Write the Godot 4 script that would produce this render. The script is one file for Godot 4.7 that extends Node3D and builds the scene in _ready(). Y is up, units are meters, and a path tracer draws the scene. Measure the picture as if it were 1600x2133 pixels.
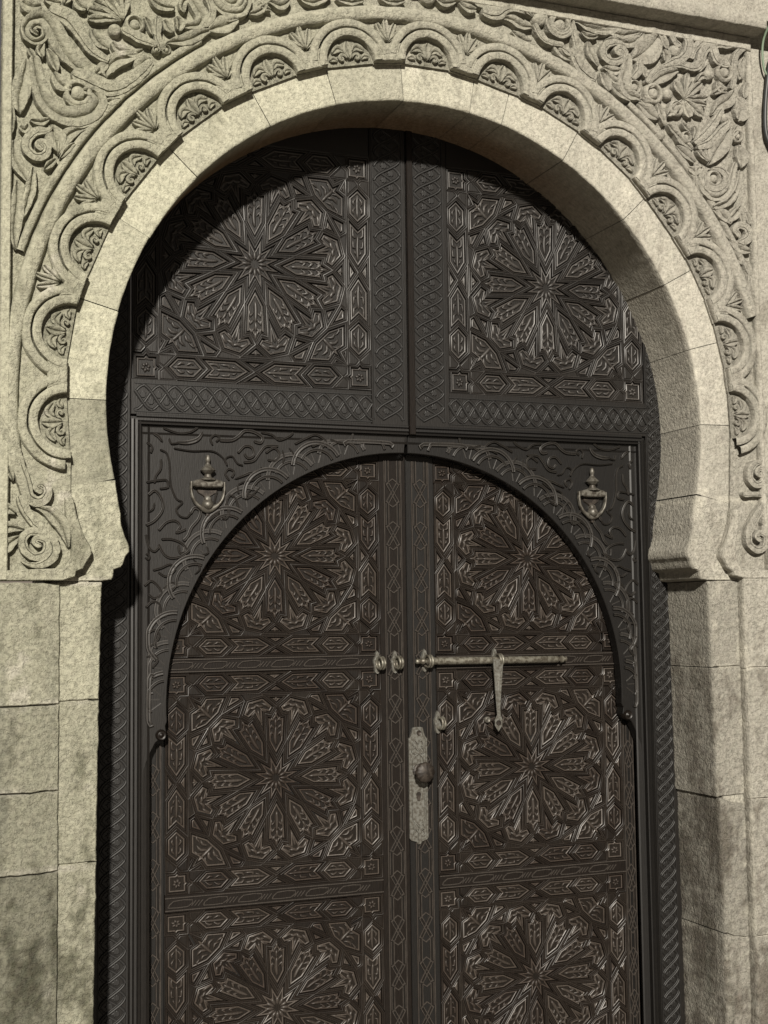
extends Node3D
# A carved double door in a horseshoe arch of stone. Metres; z = 0 is the back edge of the arch, the arch axis is x = 0, its centre is at y = 2.3.

const CENTRE := Vector2(0, 2.3)
const R_IN := 1.1145
const Z_ARCH := 0.248      # face of the arch ring and the jambs
const Z_BED := 0.260       # sunk ground of the carving
const Z_TOP := 0.290       # face of the carving, flush with the walls
const Z_LEAF := -0.030     # face of the two great leaves
const Z_FIELD := -0.043    # their spandrel boards
const Z_WICKET := -0.095   # the small leaves behind them

var mats := {}
var taken := {}
var n_big := FastNoiseLite.new()
var n_mid := FastNoiseLite.new()
var n_fine := FastNoiseLite.new()
var rng := RandomNumberGenerator.new()

# ---------------------------------------------------------------- names
func named(o: Node, called: String, parent: Node) -> void:
	var key := str(parent.get_instance_id()) + called
	var k: int = taken.get(key, -1) + 1
	taken[key] = k
	o.name = called if k == 0 else "%s_%03d" % [called, k]
	parent.add_child(o, true)

func thing(called: String, label: String, category: String, at := Vector3.ZERO, group := "", kind := "") -> Node3D:
	var o := Node3D.new()
	named(o, called, self)
	o.position = at
	o.set_meta("label", label)
	o.set_meta("category", category)
	if group != "":
		o.set_meta("group", group)
	if kind != "":
		o.set_meta("kind", kind)
	return o

func group_part(called: String, parent: Node3D) -> Node3D:
	var o := Node3D.new()
	named(o, called, parent)
	return o

func put(b: Dictionary, called: String, mat: Material, parent: Node3D) -> MeshInstance3D:
	var o := MeshInstance3D.new()
	o.mesh = mesh_of(b)
	o.material_override = mat
	named(o, called, parent)
	return o

func put_mesh(m: Mesh, called: String, mat: Material, parent: Node3D, t := Transform3D.IDENTITY) -> MeshInstance3D:
	var o := MeshInstance3D.new()
	o.mesh = m
	o.material_override = mat
	o.transform = t
	named(o, called, parent)
	return o

# ---------------------------------------------------------------- mesh building
func nb(tint := 0.0) -> Dictionary:      # tint > 0: stone, with that brightness
	return {"v": PackedVector3Array(), "n": PackedVector3Array(), "c": PackedColorArray(), "tint": tint, "wear_glint": false}

const OFF_EDGE := Color(0.17, 0.158, 0.148)    # share of the edge colour (rubbing and painted lamp glints) that other wood shows

func nw() -> Dictionary:                   # wood whose proud edges are paler: rubbed, plus painted lamp glints
	var b := nb()
	b.wear_glint = true
	return b

func mesh_of(b: Dictionary) -> ArrayMesh:
	var a := []
	a.resize(Mesh.ARRAY_MAX)
	a[Mesh.ARRAY_VERTEX] = b.v
	a[Mesh.ARRAY_NORMAL] = b.n
	if b.tint > 0.0 or b.wear_glint:
		a[Mesh.ARRAY_COLOR] = b.c
	var m := ArrayMesh.new()
	m.add_surface_from_arrays(Mesh.PRIMITIVE_TRIANGLES, a)
	return m

func tri(b: Dictionary, p: Vector3, q: Vector3, r: Vector3, n: Vector3) -> void:
	var nn := (q - p).cross(r - p)
	if nn.dot(n) > 0.0:
		var t := q
		q = r
		r = t
	b.v.append_array(PackedVector3Array([p, q, r]))
	b.n.append_array(PackedVector3Array([n, n, n]))
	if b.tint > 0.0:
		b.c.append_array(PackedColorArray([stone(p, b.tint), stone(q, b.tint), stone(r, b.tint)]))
	elif b.wear_glint:
		b.c.append_array(PackedColorArray([OFF_EDGE, OFF_EDGE, OFF_EDGE]))

# rows of points joined by quads; edges sharper than the crease stay sharp. facing: 0 towards +z, 1 away from the middle
func loft(b: Dictionary, rows: Array, closed := false, crease := 0.5, facing := 0, rowcol := PackedColorArray()) -> void:
	var nr := rows.size()
	var nc: int = rows[0].size()
	var nq := nc if closed else nc - 1
	var fn: Array[Vector3] = []
	fn.resize((nr - 1) * nq)
	var mid := Vector3.ZERO
	if facing == 1:
		for r in rows:
			for p in r:
				mid += p
		mid /= float(nr * nc)
	var vote := 0.0
	for i in nr - 1:
		var ra: PackedVector3Array = rows[i]
		var rb: PackedVector3Array = rows[i + 1]
		for j in nq:
			var k := (j + 1) % nc
			var n := (rb[k] - ra[j]).cross(rb[j] - ra[k])
			if facing == 0:
				vote += n.z
			else:
				vote += n.dot((ra[j] + rb[k]) * 0.5 - mid)
			fn[i * nq + j] = n.normalized()
	var flip := vote < 0.0
	var cols := []
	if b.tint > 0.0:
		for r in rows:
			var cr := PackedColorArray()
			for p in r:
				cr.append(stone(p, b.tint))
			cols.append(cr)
	elif b.wear_glint:
		for i in nr:
			var cr := PackedColorArray()
			cr.resize(nc)
			cr.fill(rowcol[i] if i < rowcol.size() else OFF_EDGE)
			cols.append(cr)
	var sg := -1.0 if flip else 1.0
	for i in nr - 1:
		var ra: PackedVector3Array = rows[i]
		var rb: PackedVector3Array = rows[i + 1]
		for j in nq:
			var k := (j + 1) % nc
			var f := fn[i * nq + j]
			if f == Vector3.ZERO:
				continue
			var na := corner(fn, f, i, j, nr, nq, closed, crease, 0, 0) * sg
			var nb_ := corner(fn, f, i, j, nr, nq, closed, crease, 0, 1) * sg
			var nc_ := corner(fn, f, i, j, nr, nq, closed, crease, 1, 1) * sg
			var nd := corner(fn, f, i, j, nr, nq, closed, crease, 1, 0) * sg
			if flip:
				b.v.append_array(PackedVector3Array([ra[j], ra[k], rb[k], ra[j], rb[k], rb[j]]))
				b.n.append_array(PackedVector3Array([na, nb_, nc_, na, nc_, nd]))
				if b.tint > 0.0 or b.wear_glint:
					b.c.append_array(PackedColorArray([cols[i][j], cols[i][k], cols[i + 1][k], cols[i][j], cols[i + 1][k], cols[i + 1][j]]))
			else:
				b.v.append_array(PackedVector3Array([ra[j], rb[k], ra[k], ra[j], rb[j], rb[k]]))
				b.n.append_array(PackedVector3Array([na, nc_, nb_, na, nd, nc_]))
				if b.tint > 0.0 or b.wear_glint:
					b.c.append_array(PackedColorArray([cols[i][j], cols[i + 1][k], cols[i][k], cols[i][j], cols[i + 1][j], cols[i + 1][k]]))

func corner(fn: Array[Vector3], f: Vector3, i: int, j: int, nr: int, nq: int, closed: bool, crease: float, di: int, dj: int) -> Vector3:
	if crease >= 1.0:
		return f
	var s := f
	var i2 := i + (1 if di == 1 else -1)
	var j2 := j + (1 if dj == 1 else -1)
	if closed:
		j2 = (j2 + nq) % nq
	var oki := i2 >= 0 and i2 < nr - 1
	var okj := j2 >= 0 and j2 < nq
	if oki:
		var g := fn[i2 * nq + j]
		if g.dot(f) > crease:
			s += g
	if okj:
		var g := fn[i * nq + j2]
		if g.dot(f) > crease:
			s += g
	if oki and okj:
		var g := fn[i2 * nq + j2]
		if g.dot(f) > crease:
			s += g
	return s.normalized()

func cap(b: Dictionary, poly: PackedVector2Array, z: float) -> void:
	var idx := Geometry2D.triangulate_polygon(poly)
	for t in range(0, idx.size(), 3):
		var p := poly[idx[t]]
		var q := poly[idx[t + 1]]
		var r := poly[idx[t + 2]]
		tri(b, Vector3(p.x, p.y, z), Vector3(q.x, q.y, z), Vector3(r.x, r.y, z), Vector3.BACK)

func ring_row(poly: PackedVector2Array, z: float) -> PackedVector3Array:
	var r := PackedVector3Array()
	for p in poly:
		r.append(Vector3(p.x, p.y, z))
	return r

func finer(poly: PackedVector2Array, step: float) -> PackedVector2Array:
	var o := PackedVector2Array()
	for i in poly.size():
		var p := poly[i]
		var q := poly[(i + 1) % poly.size()]
		var n := maxi(1, int(ceil(p.distance_to(q) / step)))
		for k in n:
			o.append(p.lerp(q, float(k) / n))
	return o

func ccw(poly: PackedVector2Array) -> PackedVector2Array:
	if Geometry2D.is_polygon_clockwise(poly):
		poly.reverse()
	return poly

# mitred inset of a polygon (counter-clockwise); the corners keep their order
func inset(poly: PackedVector2Array, d: float) -> PackedVector2Array:
	var o := PackedVector2Array()
	var n := poly.size()
	for i in n:
		var a := poly[(i + n - 1) % n]
		var p := poly[i]
		var c := poly[(i + 1) % n]
		var n1 := (p - a).normalized().orthogonal() * -1.0
		var n2 := (c - p).normalized().orthogonal() * -1.0
		var m := n1 + n2
		var l := maxf(m.length_squared() * 0.5, 0.05)
		o.append(p + m * (d / l))
	return o

func inset_ok(poly: PackedVector2Array, q: PackedVector2Array) -> bool:
	var n := poly.size()
	for i in n:
		var k := (i + 1) % n
		if (poly[k] - poly[i]).dot(q[k] - q[i]) <= 0.0:
			return false
	return true

# a flat face cut to an outline: whole cells inside, cut cells along the edge, then the sides down to z1
func slab(b: Dictionary, poly: PackedVector2Array, z0: float, z1: float, cell: float, rough := 0.0, edge := 0.0) -> void:
	poly = ccw(poly)
	var inner := inset(poly, edge) if edge > 0.0 else poly
	var lo := inner[0]
	var hi := inner[0]
	for p in inner:
		lo = lo.min(p)
		hi = hi.max(p)
	var nx := maxi(1, int(ceil((hi.x - lo.x) / cell)))
	var ny := maxi(1, int(ceil((hi.y - lo.y) / cell)))
	var cx := (hi.x - lo.x) / nx
	var cy := (hi.y - lo.y) / ny
	var inside := []
	var pts := []
	var cols := []
	for j in ny + 1:
		var r := PackedByteArray()
		var pr := PackedVector3Array()
		var cr := PackedColorArray()
		for i in nx + 1:
			var p := lo + Vector2(i * cx, j * cy)
			var nudge := p + ((lo + hi) * 0.5 - p).normalized() * 1e-5
			r.append(1 if Geometry2D.is_point_in_polygon(nudge, inner) else 0)
			var v := Vector3(p.x, p.y, z0 + relief(p, rough))
			pr.append(v)
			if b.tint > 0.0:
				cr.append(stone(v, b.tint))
		inside.append(r)
		pts.append(pr)
		cols.append(cr)
	for j in ny:
		for i in nx:
			var s: int = inside[j][i] + inside[j][i + 1] + inside[j + 1][i] + inside[j + 1][i + 1]
			var a: Vector3 = pts[j][i]
			var c: Vector3 = pts[j + 1][i + 1]
			if s == 4:
				var e: Vector3 = pts[j][i + 1]
				var f: Vector3 = pts[j + 1][i]
				var n := (c - a).cross(f - e).normalized()
				b.v.append_array(PackedVector3Array([a, c, e, a, f, c]))
				b.n.append_array(PackedVector3Array([n, n, n, n, n, n]))
				if b.tint > 0.0:
					b.c.append_array(PackedColorArray([cols[j][i], cols[j + 1][i + 1], cols[j][i + 1], cols[j][i], cols[j + 1][i], cols[j + 1][i + 1]]))
			else:
				var box := PackedVector2Array([Vector2(a.x, a.y), Vector2(c.x, a.y), Vector2(c.x, c.y), Vector2(a.x, c.y)])
				for piece in Geometry2D.intersect_polygons(box, inner):
					var idx := Geometry2D.triangulate_polygon(piece)
					for t in range(0, idx.size(), 3):
						var v := []
						for k in 3:
							var p: Vector2 = piece[idx[t + k]]
							v.append(Vector3(p.x, p.y, z0 + relief(p, rough)))
						tri(b, v[0], v[1], v[2], Vector3.BACK)
	var o := finer(poly, cell)
	if edge > 0.0:
		var oi := finer(poly, cell)
		oi = inset(oi, edge)
		var r0 := PackedVector3Array()
		for p in oi:
			r0.append(Vector3(p.x, p.y, z0 + relief(p, rough)))
		loft(b, [r0] + side_rows(o, z0 - edge, z1, rough), true, 0.3, 1)
	else:
		var r0 := PackedVector3Array()
		for p in o:
			r0.append(Vector3(p.x, p.y, z0 + relief(p, rough)))
		loft(b, [r0] + side_rows(o, z0 - 0.001, z1, rough), true, 0.6, 1)

func side_rows(o: PackedVector2Array, z0: float, z1: float, rough: float) -> Array:
	var rows := []
	var n := maxi(1, int(ceil((z0 - z1) / 0.022)))
	for k in n + 1:
		var z := lerpf(z0, z1, float(k) / n)
		var r := PackedVector3Array()
		for p in o:
			var w := rough * n_mid.get_noise_3d(p.x * 40.0, p.y * 40.0, z * 40.0) if k > 0 else 0.0
			r.append(Vector3(p.x + w, p.y, z))
		rows.append(r)
	return rows

func relief(p: Vector2, rough: float) -> float:
	if rough == 0.0:
		return 0.0
	return rough * (n_mid.get_noise_2d(p.x * 40.0, p.y * 40.0) + 0.6 * n_fine.get_noise_2d(p.x * 160.0, p.y * 160.0))

func box(b: Dictionary, lo: Vector3, hi: Vector3, bevel := 0.0015) -> void:
	var o := PackedVector2Array([Vector2(lo.x, lo.y), Vector2(hi.x, lo.y), Vector2(hi.x, hi.y), Vector2(lo.x, hi.y)])
	var i := inset(o, bevel)
	loft(b, [ring_row(i, hi.z), ring_row(o, hi.z - bevel), ring_row(o, lo.z)], true, 0.95, 1)
	cap(b, i, hi.z)

# profile of (radius, z) swept round a centre, angles in degrees
func sweep(b: Dictionary, c: Vector2, prof: PackedVector2Array, a0: float, a1: float, n: int, crease := 0.5, wob := 0.0) -> void:
	var rows := []
	for q in prof:
		var r := PackedVector3Array()
		for k in n + 1:
			var a := deg_to_rad(lerpf(a0, a1, float(k) / n))
			var d := Vector2(cos(a), sin(a))
			var p := c + d * q.x
			if wob > 0.0:
				p += d * wob * n_mid.get_noise_3d(p.x * 30.0, p.y * 30.0, q.y * 30.0)
			r.append(Vector3(p.x, p.y, q.y + (relief(p, wob) if wob > 0.0 else 0.0)))
		rows.append(r)
	loft(b, rows, false, crease)

func smooth_line(pts: PackedVector2Array, wid: PackedFloat32Array, step: float) -> Array:
	var op := PackedVector2Array()
	var ow := PackedFloat32Array()
	var n := pts.size()
	for i in n - 1:
		var a := pts[maxi(i - 1, 0)]
		var p := pts[i]
		var q := pts[i + 1]
		var c := pts[mini(i + 2, n - 1)]
		var m := maxi(2, int(ceil(p.distance_to(q) / step)))
		for k in m:
			var t := float(k) / m
			op.append(p.cubic_interpolate(q, a, c, t))
			ow.append(cubic_interpolate(wid[i], wid[i + 1], wid[maxi(i - 1, 0)], wid[mini(i + 2, n - 1)], t))
	op.append(pts[n - 1])
	ow.append(wid[n - 1])
	return [op, ow]

# a raised band along a line: prof is (side -1..1, share of the height)
func stroke(b: Dictionary, pts: PackedVector2Array, wid: PackedFloat32Array, z0: float, h: float, prof: PackedVector2Array, ends: String, step: float, crease := 0.4, wob := 0.0) -> void:
	var s := smooth_line(pts, wid, step)
	var p: PackedVector2Array = s[0]
	var w: PackedFloat32Array = s[1]
	var n := p.size()
	if ends == "L":
		for i in n:
			var t := float(i) / (n - 1)
			w[i] *= clampf(pow(sin(PI * clampf(t, 0.0, 1.0)), 0.45), 0.04, 1.0)
	elif ends == "T":
		for i in n:
			var t := 1.0 - float(i) / (n - 1)
			w[i] *= clampf(pow(minf(t * 5.0, 1.0), 0.6), 0.05, 1.0)
	if ends == "S" or ends == "T":
		var ps := PackedVector2Array()
		var ws := PackedFloat32Array()
		var d0 := (p[0] - p[1]).normalized()
		for t: float in [1.0, 0.85, 0.5]:
			ps.append(p[0] + d0 * w[0] * 0.5 * t)
			ws.append(w[0] * maxf(sqrt(1.0 - t * t), 0.05))
		ps.append_array(p)
		ws.append_array(w)
		if ends == "S":
			var d1 := (p[n - 1] - p[n - 2]).normalized()
			for t: float in [0.5, 0.85, 1.0]:
				ps.append(p[n - 1] + d1 * w[n - 1] * 0.5 * t)
				ws.append(w[n - 1] * maxf(sqrt(1.0 - t * t), 0.05))
		p = ps
		w = ws
		n = p.size()
	var wm := 0.0
	for x in w:
		wm = maxf(wm, x)
	var rows := []
	for q in prof:
		var r := PackedVector3Array()
		for i in n:
			var d := (p[mini(i + 1, n - 1)] - p[maxi(i - 1, 0)]).normalized()
			var o := Vector2(-d.y, d.x)
			var hh := h * minf(1.0, 0.35 + w[i] / (0.5 * wm))
			var c := p[i] + o * (q.x * w[i] * 0.5)
			var zz := z0 + hh * q.y
			if wob > 0.0:
				c += Vector2(n_mid.get_noise_2d(c.x * 60.0, c.y * 60.0), n_mid.get_noise_2d(c.y * 60.0, c.x * 60.0 + 9.0)) * wob
				zz += n_mid.get_noise_2d(c.x * 45.0 + 50.0, c.y * 45.0) * wob
			r.append(Vector3(c.x, c.y, zz))
		rows.append(r)
	var rc := PackedColorArray()
	if b.wear_glint:
		for q in prof:
			rc.append(Color.WHITE if q.y > 0.9 and absf(q.x) > 0.45 else (Color(0.65, 0.65, 0.65) if q.y > 0.7 and b.get("rich", false) else OFF_EDGE))
	loft(b, rows, false, crease, 0, rc)

# a round boss: prof is (share of the radius, z)
func boss(b: Dictionary, c: Vector2, rad: float, prof: PackedVector2Array, n := 20, crease := 0.4) -> void:
	var rows := []
	for q in prof:
		var r := PackedVector3Array()
		for k in n:
			var a := TAU * k / n
			r.append(Vector3(c.x + cos(a) * rad * q.x, c.y + sin(a) * rad * q.x, q.y))
		rows.append(r)
	loft(b, rows, true, crease)

# a turned shape about an axis: prof is (radius, distance along the axis)
func turned(b: Dictionary, base: Vector3, axis: Vector3, prof: PackedVector2Array, n := 18, crease := 0.6, flute := 0.0) -> void:
	var x := axis.cross(Vector3(0.3, 1, 0.2)).normalized()
	var y := axis.cross(x).normalized()
	var rows := []
	for q in prof:
		var r := PackedVector3Array()
		for k in n:
			var a := TAU * k / n
			var rad := q.x * (1.0 - (flute if k % 3 == 0 else 0.0))
			r.append(base + axis * q.y + (x * cos(a) + y * sin(a)) * rad)
		rows.append(r)
	loft(b, rows, true, crease, 1)

# a round bar along points
func tube(b: Dictionary, pts: PackedVector3Array, rad: float, n := 10, closed_path := false) -> void:
	var rows := []
	var m := pts.size()
	var up := Vector3(0.12, 0.2, 1).normalized()
	for i in m + (1 if closed_path else 0):
		var p := pts[i % m]
		var d := (pts[(i + 1) % m] - pts[(i + m - 1) % m]) if closed_path else (pts[mini(i + 1, m - 1)] - pts[maxi(i - 1, 0)])
		d = d.normalized()
		var x := d.cross(up).normalized()
		var y := d.cross(x).normalized()
		var r := PackedVector3Array()
		for k in n:
			var a := TAU * k / n
			r.append(p + (x * cos(a) + y * sin(a)) * rad)
		rows.append(r)
	var keep: int = b.v.size()
	loft(b, rows, true, 0.3, 1)
	# a bar faces outwards from its own line, whatever its bends
	if b.v.size() > keep:
		var p0: Vector3 = b.v[keep]
		var n0: Vector3 = b.n[keep]
		if n0.dot(p0 - pts[0]) < 0.0:
			for i in range(keep, b.v.size(), 3):
				var t: Vector3 = b.v[i + 1]
				b.v[i + 1] = b.v[i + 2]
				b.v[i + 2] = t
				var u: Vector3 = b.n[i + 1]
				b.n[i + 1] = -b.n[i + 2]
				b.n[i + 2] = -u
				b.n[i] = -b.n[i]

func ring3(c: Vector3, rad_a: Vector3, rad_b: Vector3, n := 22) -> PackedVector3Array:
	var o := PackedVector3Array()
	for k in n:
		var a := TAU * k / n
		o.append(c + rad_a * cos(a) + rad_b * sin(a))
	return o

func v2(a: Array) -> PackedVector2Array:
	var o := PackedVector2Array()
	for i in range(0, a.size(), 2):
		o.append(Vector2(a[i], a[i + 1]))
	return o

func rect(x0: float, y0: float, x1: float, y1: float) -> PackedVector2Array:
	return PackedVector2Array([Vector2(x0, y0), Vector2(x1, y0), Vector2(x1, y1), Vector2(x0, y1)])

func polar(r: float, deg: float) -> Vector2:
	return Vector2(cos(deg_to_rad(deg)), sin(deg_to_rad(deg))) * r

# ---------------------------------------------------------------- colour of the weathered stone, with painted lamp tint and falloff (base colour, linear)
func stone(p: Vector3, tint: float) -> Color:
	var side := smoothstep(-1.2, 1.3, p.x + 0.25 * n_big.get_noise_2d(p.x * 2.0, p.y * 2.0))  # left-to-right tint paints two lamps of different colour into the stone
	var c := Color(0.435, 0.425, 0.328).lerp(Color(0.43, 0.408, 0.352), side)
	var low := smoothstep(2.2, 0.5, p.y)  # darkens towards the bottom: lamp falloff painted in along with real grime
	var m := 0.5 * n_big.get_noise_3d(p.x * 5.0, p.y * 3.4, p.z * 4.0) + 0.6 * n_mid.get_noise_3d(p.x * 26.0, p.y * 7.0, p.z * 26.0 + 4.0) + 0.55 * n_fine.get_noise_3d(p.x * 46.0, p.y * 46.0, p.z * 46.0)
	var dirt_falloff := smoothstep(0.12 - 0.34 * low, 0.62 - 0.30 * low, m)
	c = c.lerp(Color(0.16, 0.157, 0.112).lerp(Color(0.185, 0.165, 0.137), side), dirt_falloff * (0.5 + 0.4 * low))
	var run := n_mid.get_noise_3d(p.x * 26.0, p.y * 1.6, p.z * 20.0)
	c = c.lerp(Color(0.20, 0.20, 0.165), smoothstep(0.22, 0.6, run) * (0.25 + 0.35 * low))
	var lime := smoothstep(0.40, 0.62, n_mid.get_noise_3d(p.x * 7.0 + 31.0, p.y * 4.0, p.z * 7.0) + 0.25 * n_fine.get_noise_3d(p.x * 40.0, p.y * 40.0, p.z))
	if p.y < 2.1 and absf(p.x) > 1.0:
		var patchy := smoothstep(-0.05, 0.30, n_mid.get_noise_3d(p.x * 12.0, p.y * 9.0 + 77.0, p.z * 12.0))
		var near := 0.0
		for y: float in ([1.402, 0.918, 0.42, 2.03, 1.735] if p.x > 0.0 else [1.352, 1.09, 0.85, 1.722]):
			near = maxf(near, smoothstep(0.016, 0.002, absf(p.y - y)))
		if p.x > 0.0 and p.y < 1.72:
			near = maxf(near, smoothstep(0.014, 0.002, absf(p.x - 1.250)))
		lime = maxf(lime, near * patchy)
	c = c.lerp(Color(0.62, 0.59, 0.50), lime * 0.75)
	var reveal_brown := smoothstep(0.24, 0.04, p.z) * smoothstep(2.5, 3.0, p.y + 0.12 * n_mid.get_noise_2d(p.x * 6.0, p.y * 6.0)) * smoothstep(0.95, 0.35, p.x)  # brown tone, strongest at the back of the reveal, crown and left
	c = c.lerp(Color(0.20, 0.115, 0.06), reveal_brown * 0.8)
	var speck := 1.0 + 0.22 * n_fine.get_noise_3d(p.x * 90.0, p.y * 90.0, p.z * 90.0)
	return Color(c.r * tint * speck, c.g * tint * speck, c.b * tint * speck, 1.0)

func ramp(stops: Array) -> Gradient:
	var g := Gradient.new()
	var o := PackedFloat32Array()
	var c := PackedColorArray()
	for s in stops:
		o.append(s[0])
		c.append(s[1])
	g.offsets = o
	g.colors = c
	return g

func noise_texture(kind: int, freq: float, octaves: int, stops: Array, size := 512, seed_ := 1, gain := 0.5) -> NoiseTexture2D:
	var n := FastNoiseLite.new()
	n.noise_type = kind
	n.frequency = freq
	n.fractal_octaves = octaves
	n.seed = seed_
	n.fractal_gain = gain
	var t := NoiseTexture2D.new()
	t.width = size
	t.height = size
	t.seamless = true
	t.noise = n
	t.color_ramp = ramp(stops)
	return t

func grey(v: float) -> Color:
	return Color(v, v, v)

func make_materials() -> void:
	n_big.seed = 11
	n_big.frequency = 0.5
	n_mid.seed = 23
	n_mid.frequency = 0.5
	n_fine.seed = 37
	n_fine.frequency = 0.5
	var grain := noise_texture(FastNoiseLite.TYPE_PERLIN, 0.040, 6, [[0.0, grey(0.55)], [0.30, grey(0.76)], [0.5, grey(0.88)], [0.70, grey(0.96)], [1.0, grey(1.0)]], 1024, 5, 0.92)
	var pits := noise_texture(FastNoiseLite.TYPE_PERLIN, 0.034, 6, [[0.0, grey(0.0)], [0.36, grey(0.30)], [0.46, grey(0.66)], [0.6, grey(0.80)], [1.0, grey(1.0)]], 1024, 8, 0.78)
	for s in [["stone", 0.28], ["stone_rough", 0.45]]:
		var m := StandardMaterial3D.new()
		m.vertex_color_use_as_albedo = true
		m.albedo_texture = grain
		m.roughness = 0.93
		m.metallic_specular = 0.25
		m.uv1_triplanar = true
		m.uv1_world_triplanar = true
		m.uv1_scale = Vector3(1.7, 1.7, 1.7)
		m.heightmap_enabled = true
		m.heightmap_texture = pits
		m.heightmap_scale = s[1]
		mats[s[0]] = m
	var wood := noise_texture(FastNoiseLite.TYPE_SIMPLEX_SMOOTH, 0.05, 5, [[0.0, grey(0.55)], [0.45, grey(0.82)], [1.0, grey(1.0)]], 512, 3)
	var i := 0
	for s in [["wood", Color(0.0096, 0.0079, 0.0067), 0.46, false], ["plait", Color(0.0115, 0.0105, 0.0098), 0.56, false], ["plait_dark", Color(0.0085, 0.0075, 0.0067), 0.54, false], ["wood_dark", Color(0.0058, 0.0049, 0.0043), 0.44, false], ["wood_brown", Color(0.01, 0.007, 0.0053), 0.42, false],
			["carved", Color(0.042, 0.037, 0.033), 0.52, true], ["carved_dark", Color(0.032, 0.028, 0.024), 0.5, true], ["carved_brown", Color(0.05, 0.042, 0.036), 0.46, true],
			["grey_a", Color(0.072, 0.064, 0.058), 0.45, true], ["grey_b", Color(0.06, 0.053, 0.048), 0.48, true], ["grey_c", Color(0.086, 0.077, 0.07), 0.42, true],
			["brown_a", Color(0.072, 0.058, 0.048), 0.41, true], ["brown_b", Color(0.056, 0.043, 0.035), 0.44, true], ["brown_c", Color(0.088, 0.073, 0.062), 0.37, true]]:
		var m := StandardMaterial3D.new()
		var c: Color = s[1]
		m.albedo_color = c.linear_to_srgb()
		m.vertex_color_use_as_albedo = s[3]
		m.albedo_texture = wood
		m.roughness = s[2]
		m.metallic_specular = 0.36 if str(s[0]).contains("brown") else 0.46
		m.uv1_triplanar = true
		m.uv1_world_triplanar = true
		m.uv1_scale = Vector3(9.0, 0.9, 9.0)
		m.uv1_offset = Vector3(0.13 * i, 0.31 * i, 0.0)
		m.heightmap_enabled = true
		m.heightmap_texture = wood
		m.heightmap_scale = 0.05
		mats[s[0]] = m
		i += 1
	var worn := noise_texture(FastNoiseLite.TYPE_SIMPLEX_SMOOTH, 0.022, 4, [[0.0, Color(0.50, 0.47, 0.43)], [0.40, Color(0.62, 0.59, 0.56)], [0.55, Color(0.88, 0.87, 0.84)], [1.0, Color(1, 1, 1)]], 512, 6)
	var patina := noise_texture(FastNoiseLite.TYPE_PERLIN, 0.05, 4, [[0.0, Color(0.60, 0.57, 0.53)], [0.42, Color(0.80, 0.78, 0.75)], [0.6, Color(0.93, 0.93, 0.91)], [1.0, Color(1, 1, 1)]], 512, 16)
	for s in [["brass", Color(0.22, 0.213, 0.186), 0.45, 0.45], ["steel", Color(0.165, 0.163, 0.152), 0.4, 0.46], ["rust", Color(0.045, 0.036, 0.03), 0.3, 0.55], ["bronze", Color(0.145, 0.139, 0.126), 0.4, 0.48]]:
		var m := StandardMaterial3D.new()
		var c: Color = s[1]
		m.albedo_color = c.linear_to_srgb()
		m.albedo_texture = patina if s[0] == "steel" else worn
		m.metallic = s[2]
		m.roughness = s[3]
		m.uv1_triplanar = true
		m.uv1_world_triplanar = true
		m.uv1_scale = Vector3(3.5, 3.5, 3.5)
		mats[s[0]] = m
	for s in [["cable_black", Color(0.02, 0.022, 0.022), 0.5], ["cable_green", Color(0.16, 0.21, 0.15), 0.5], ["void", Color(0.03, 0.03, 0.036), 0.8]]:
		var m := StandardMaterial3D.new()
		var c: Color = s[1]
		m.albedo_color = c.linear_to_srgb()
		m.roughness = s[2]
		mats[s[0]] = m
	var pave := StandardMaterial3D.new()
	pave.albedo_color = Color(0.24, 0.21, 0.17).linear_to_srgb()
	pave.albedo_texture = grain
	pave.uv1_triplanar = true
	pave.uv1_world_triplanar = true
	pave.roughness = 0.9
	mats["pave"] = pave

# ---------------------------------------------------------------- scene
func _ready() -> void:
	var cam := Camera3D.new()
	cam.name = "camera"
	cam.position = Vector3(-1.8338, 1.5985, 4.5)
	cam.basis = Basis(Vector3.UP, deg_to_rad(-21.33)) * Basis(Vector3.RIGHT, deg_to_rad(4.53)) * Basis(Vector3.BACK, deg_to_rad(-0.69))
	cam.fov = 41.70
	cam.near = 0.05
	cam.far = 200.0
	add_child(cam)
	cam.current = true
	var env := Environment.new()
	env.background_mode = Environment.BG_SKY
	var sky := Sky.new()
	var sm := ProceduralSkyMaterial.new()
	sm.sky_top_color = Color(0.20, 0.20, 0.22)
	sm.sky_horizon_color = Color(0.46, 0.42, 0.37)
	sm.ground_horizon_color = Color(0.30, 0.27, 0.23)
	sm.ground_bottom_color = Color(0.2, 0.18, 0.15)
	sm.sky_curve = 0.2
	sm.sun_angle_max = 2.0
	sky.sky_material = sm
	env.sky = sky
	env.background_energy_multiplier = 1.0
	env.tonemap_mode = Environment.TONE_MAPPER_LINEAR
	env.tonemap_exposure = 1.58
	env.sdfgi_enabled = true
	env.ssao_enabled = true
	env.ssil_enabled = true
	var we := WorldEnvironment.new()
	we.name = "world_environment"
	we.environment = env
	add_child(we)
	var sun := DirectionalLight3D.new()
	sun.name = "sun"
	sun.light_energy = 1.45
	sun.light_color = Color(1.0, 0.972, 0.92)
	sun.light_angular_distance = 2.5
	sun.shadow_enabled = true
	add_child(sun)
	sun.look_at_from_position(Vector3.ZERO, Vector3(0.095, -0.125, -0.278), Vector3.UP)
	make_materials()
	rng.seed = 77
	build_ground()
	build_arch()
	build_jambs_and_walls()
	build_surround()
	build_doors()
	build_cables()

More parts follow.
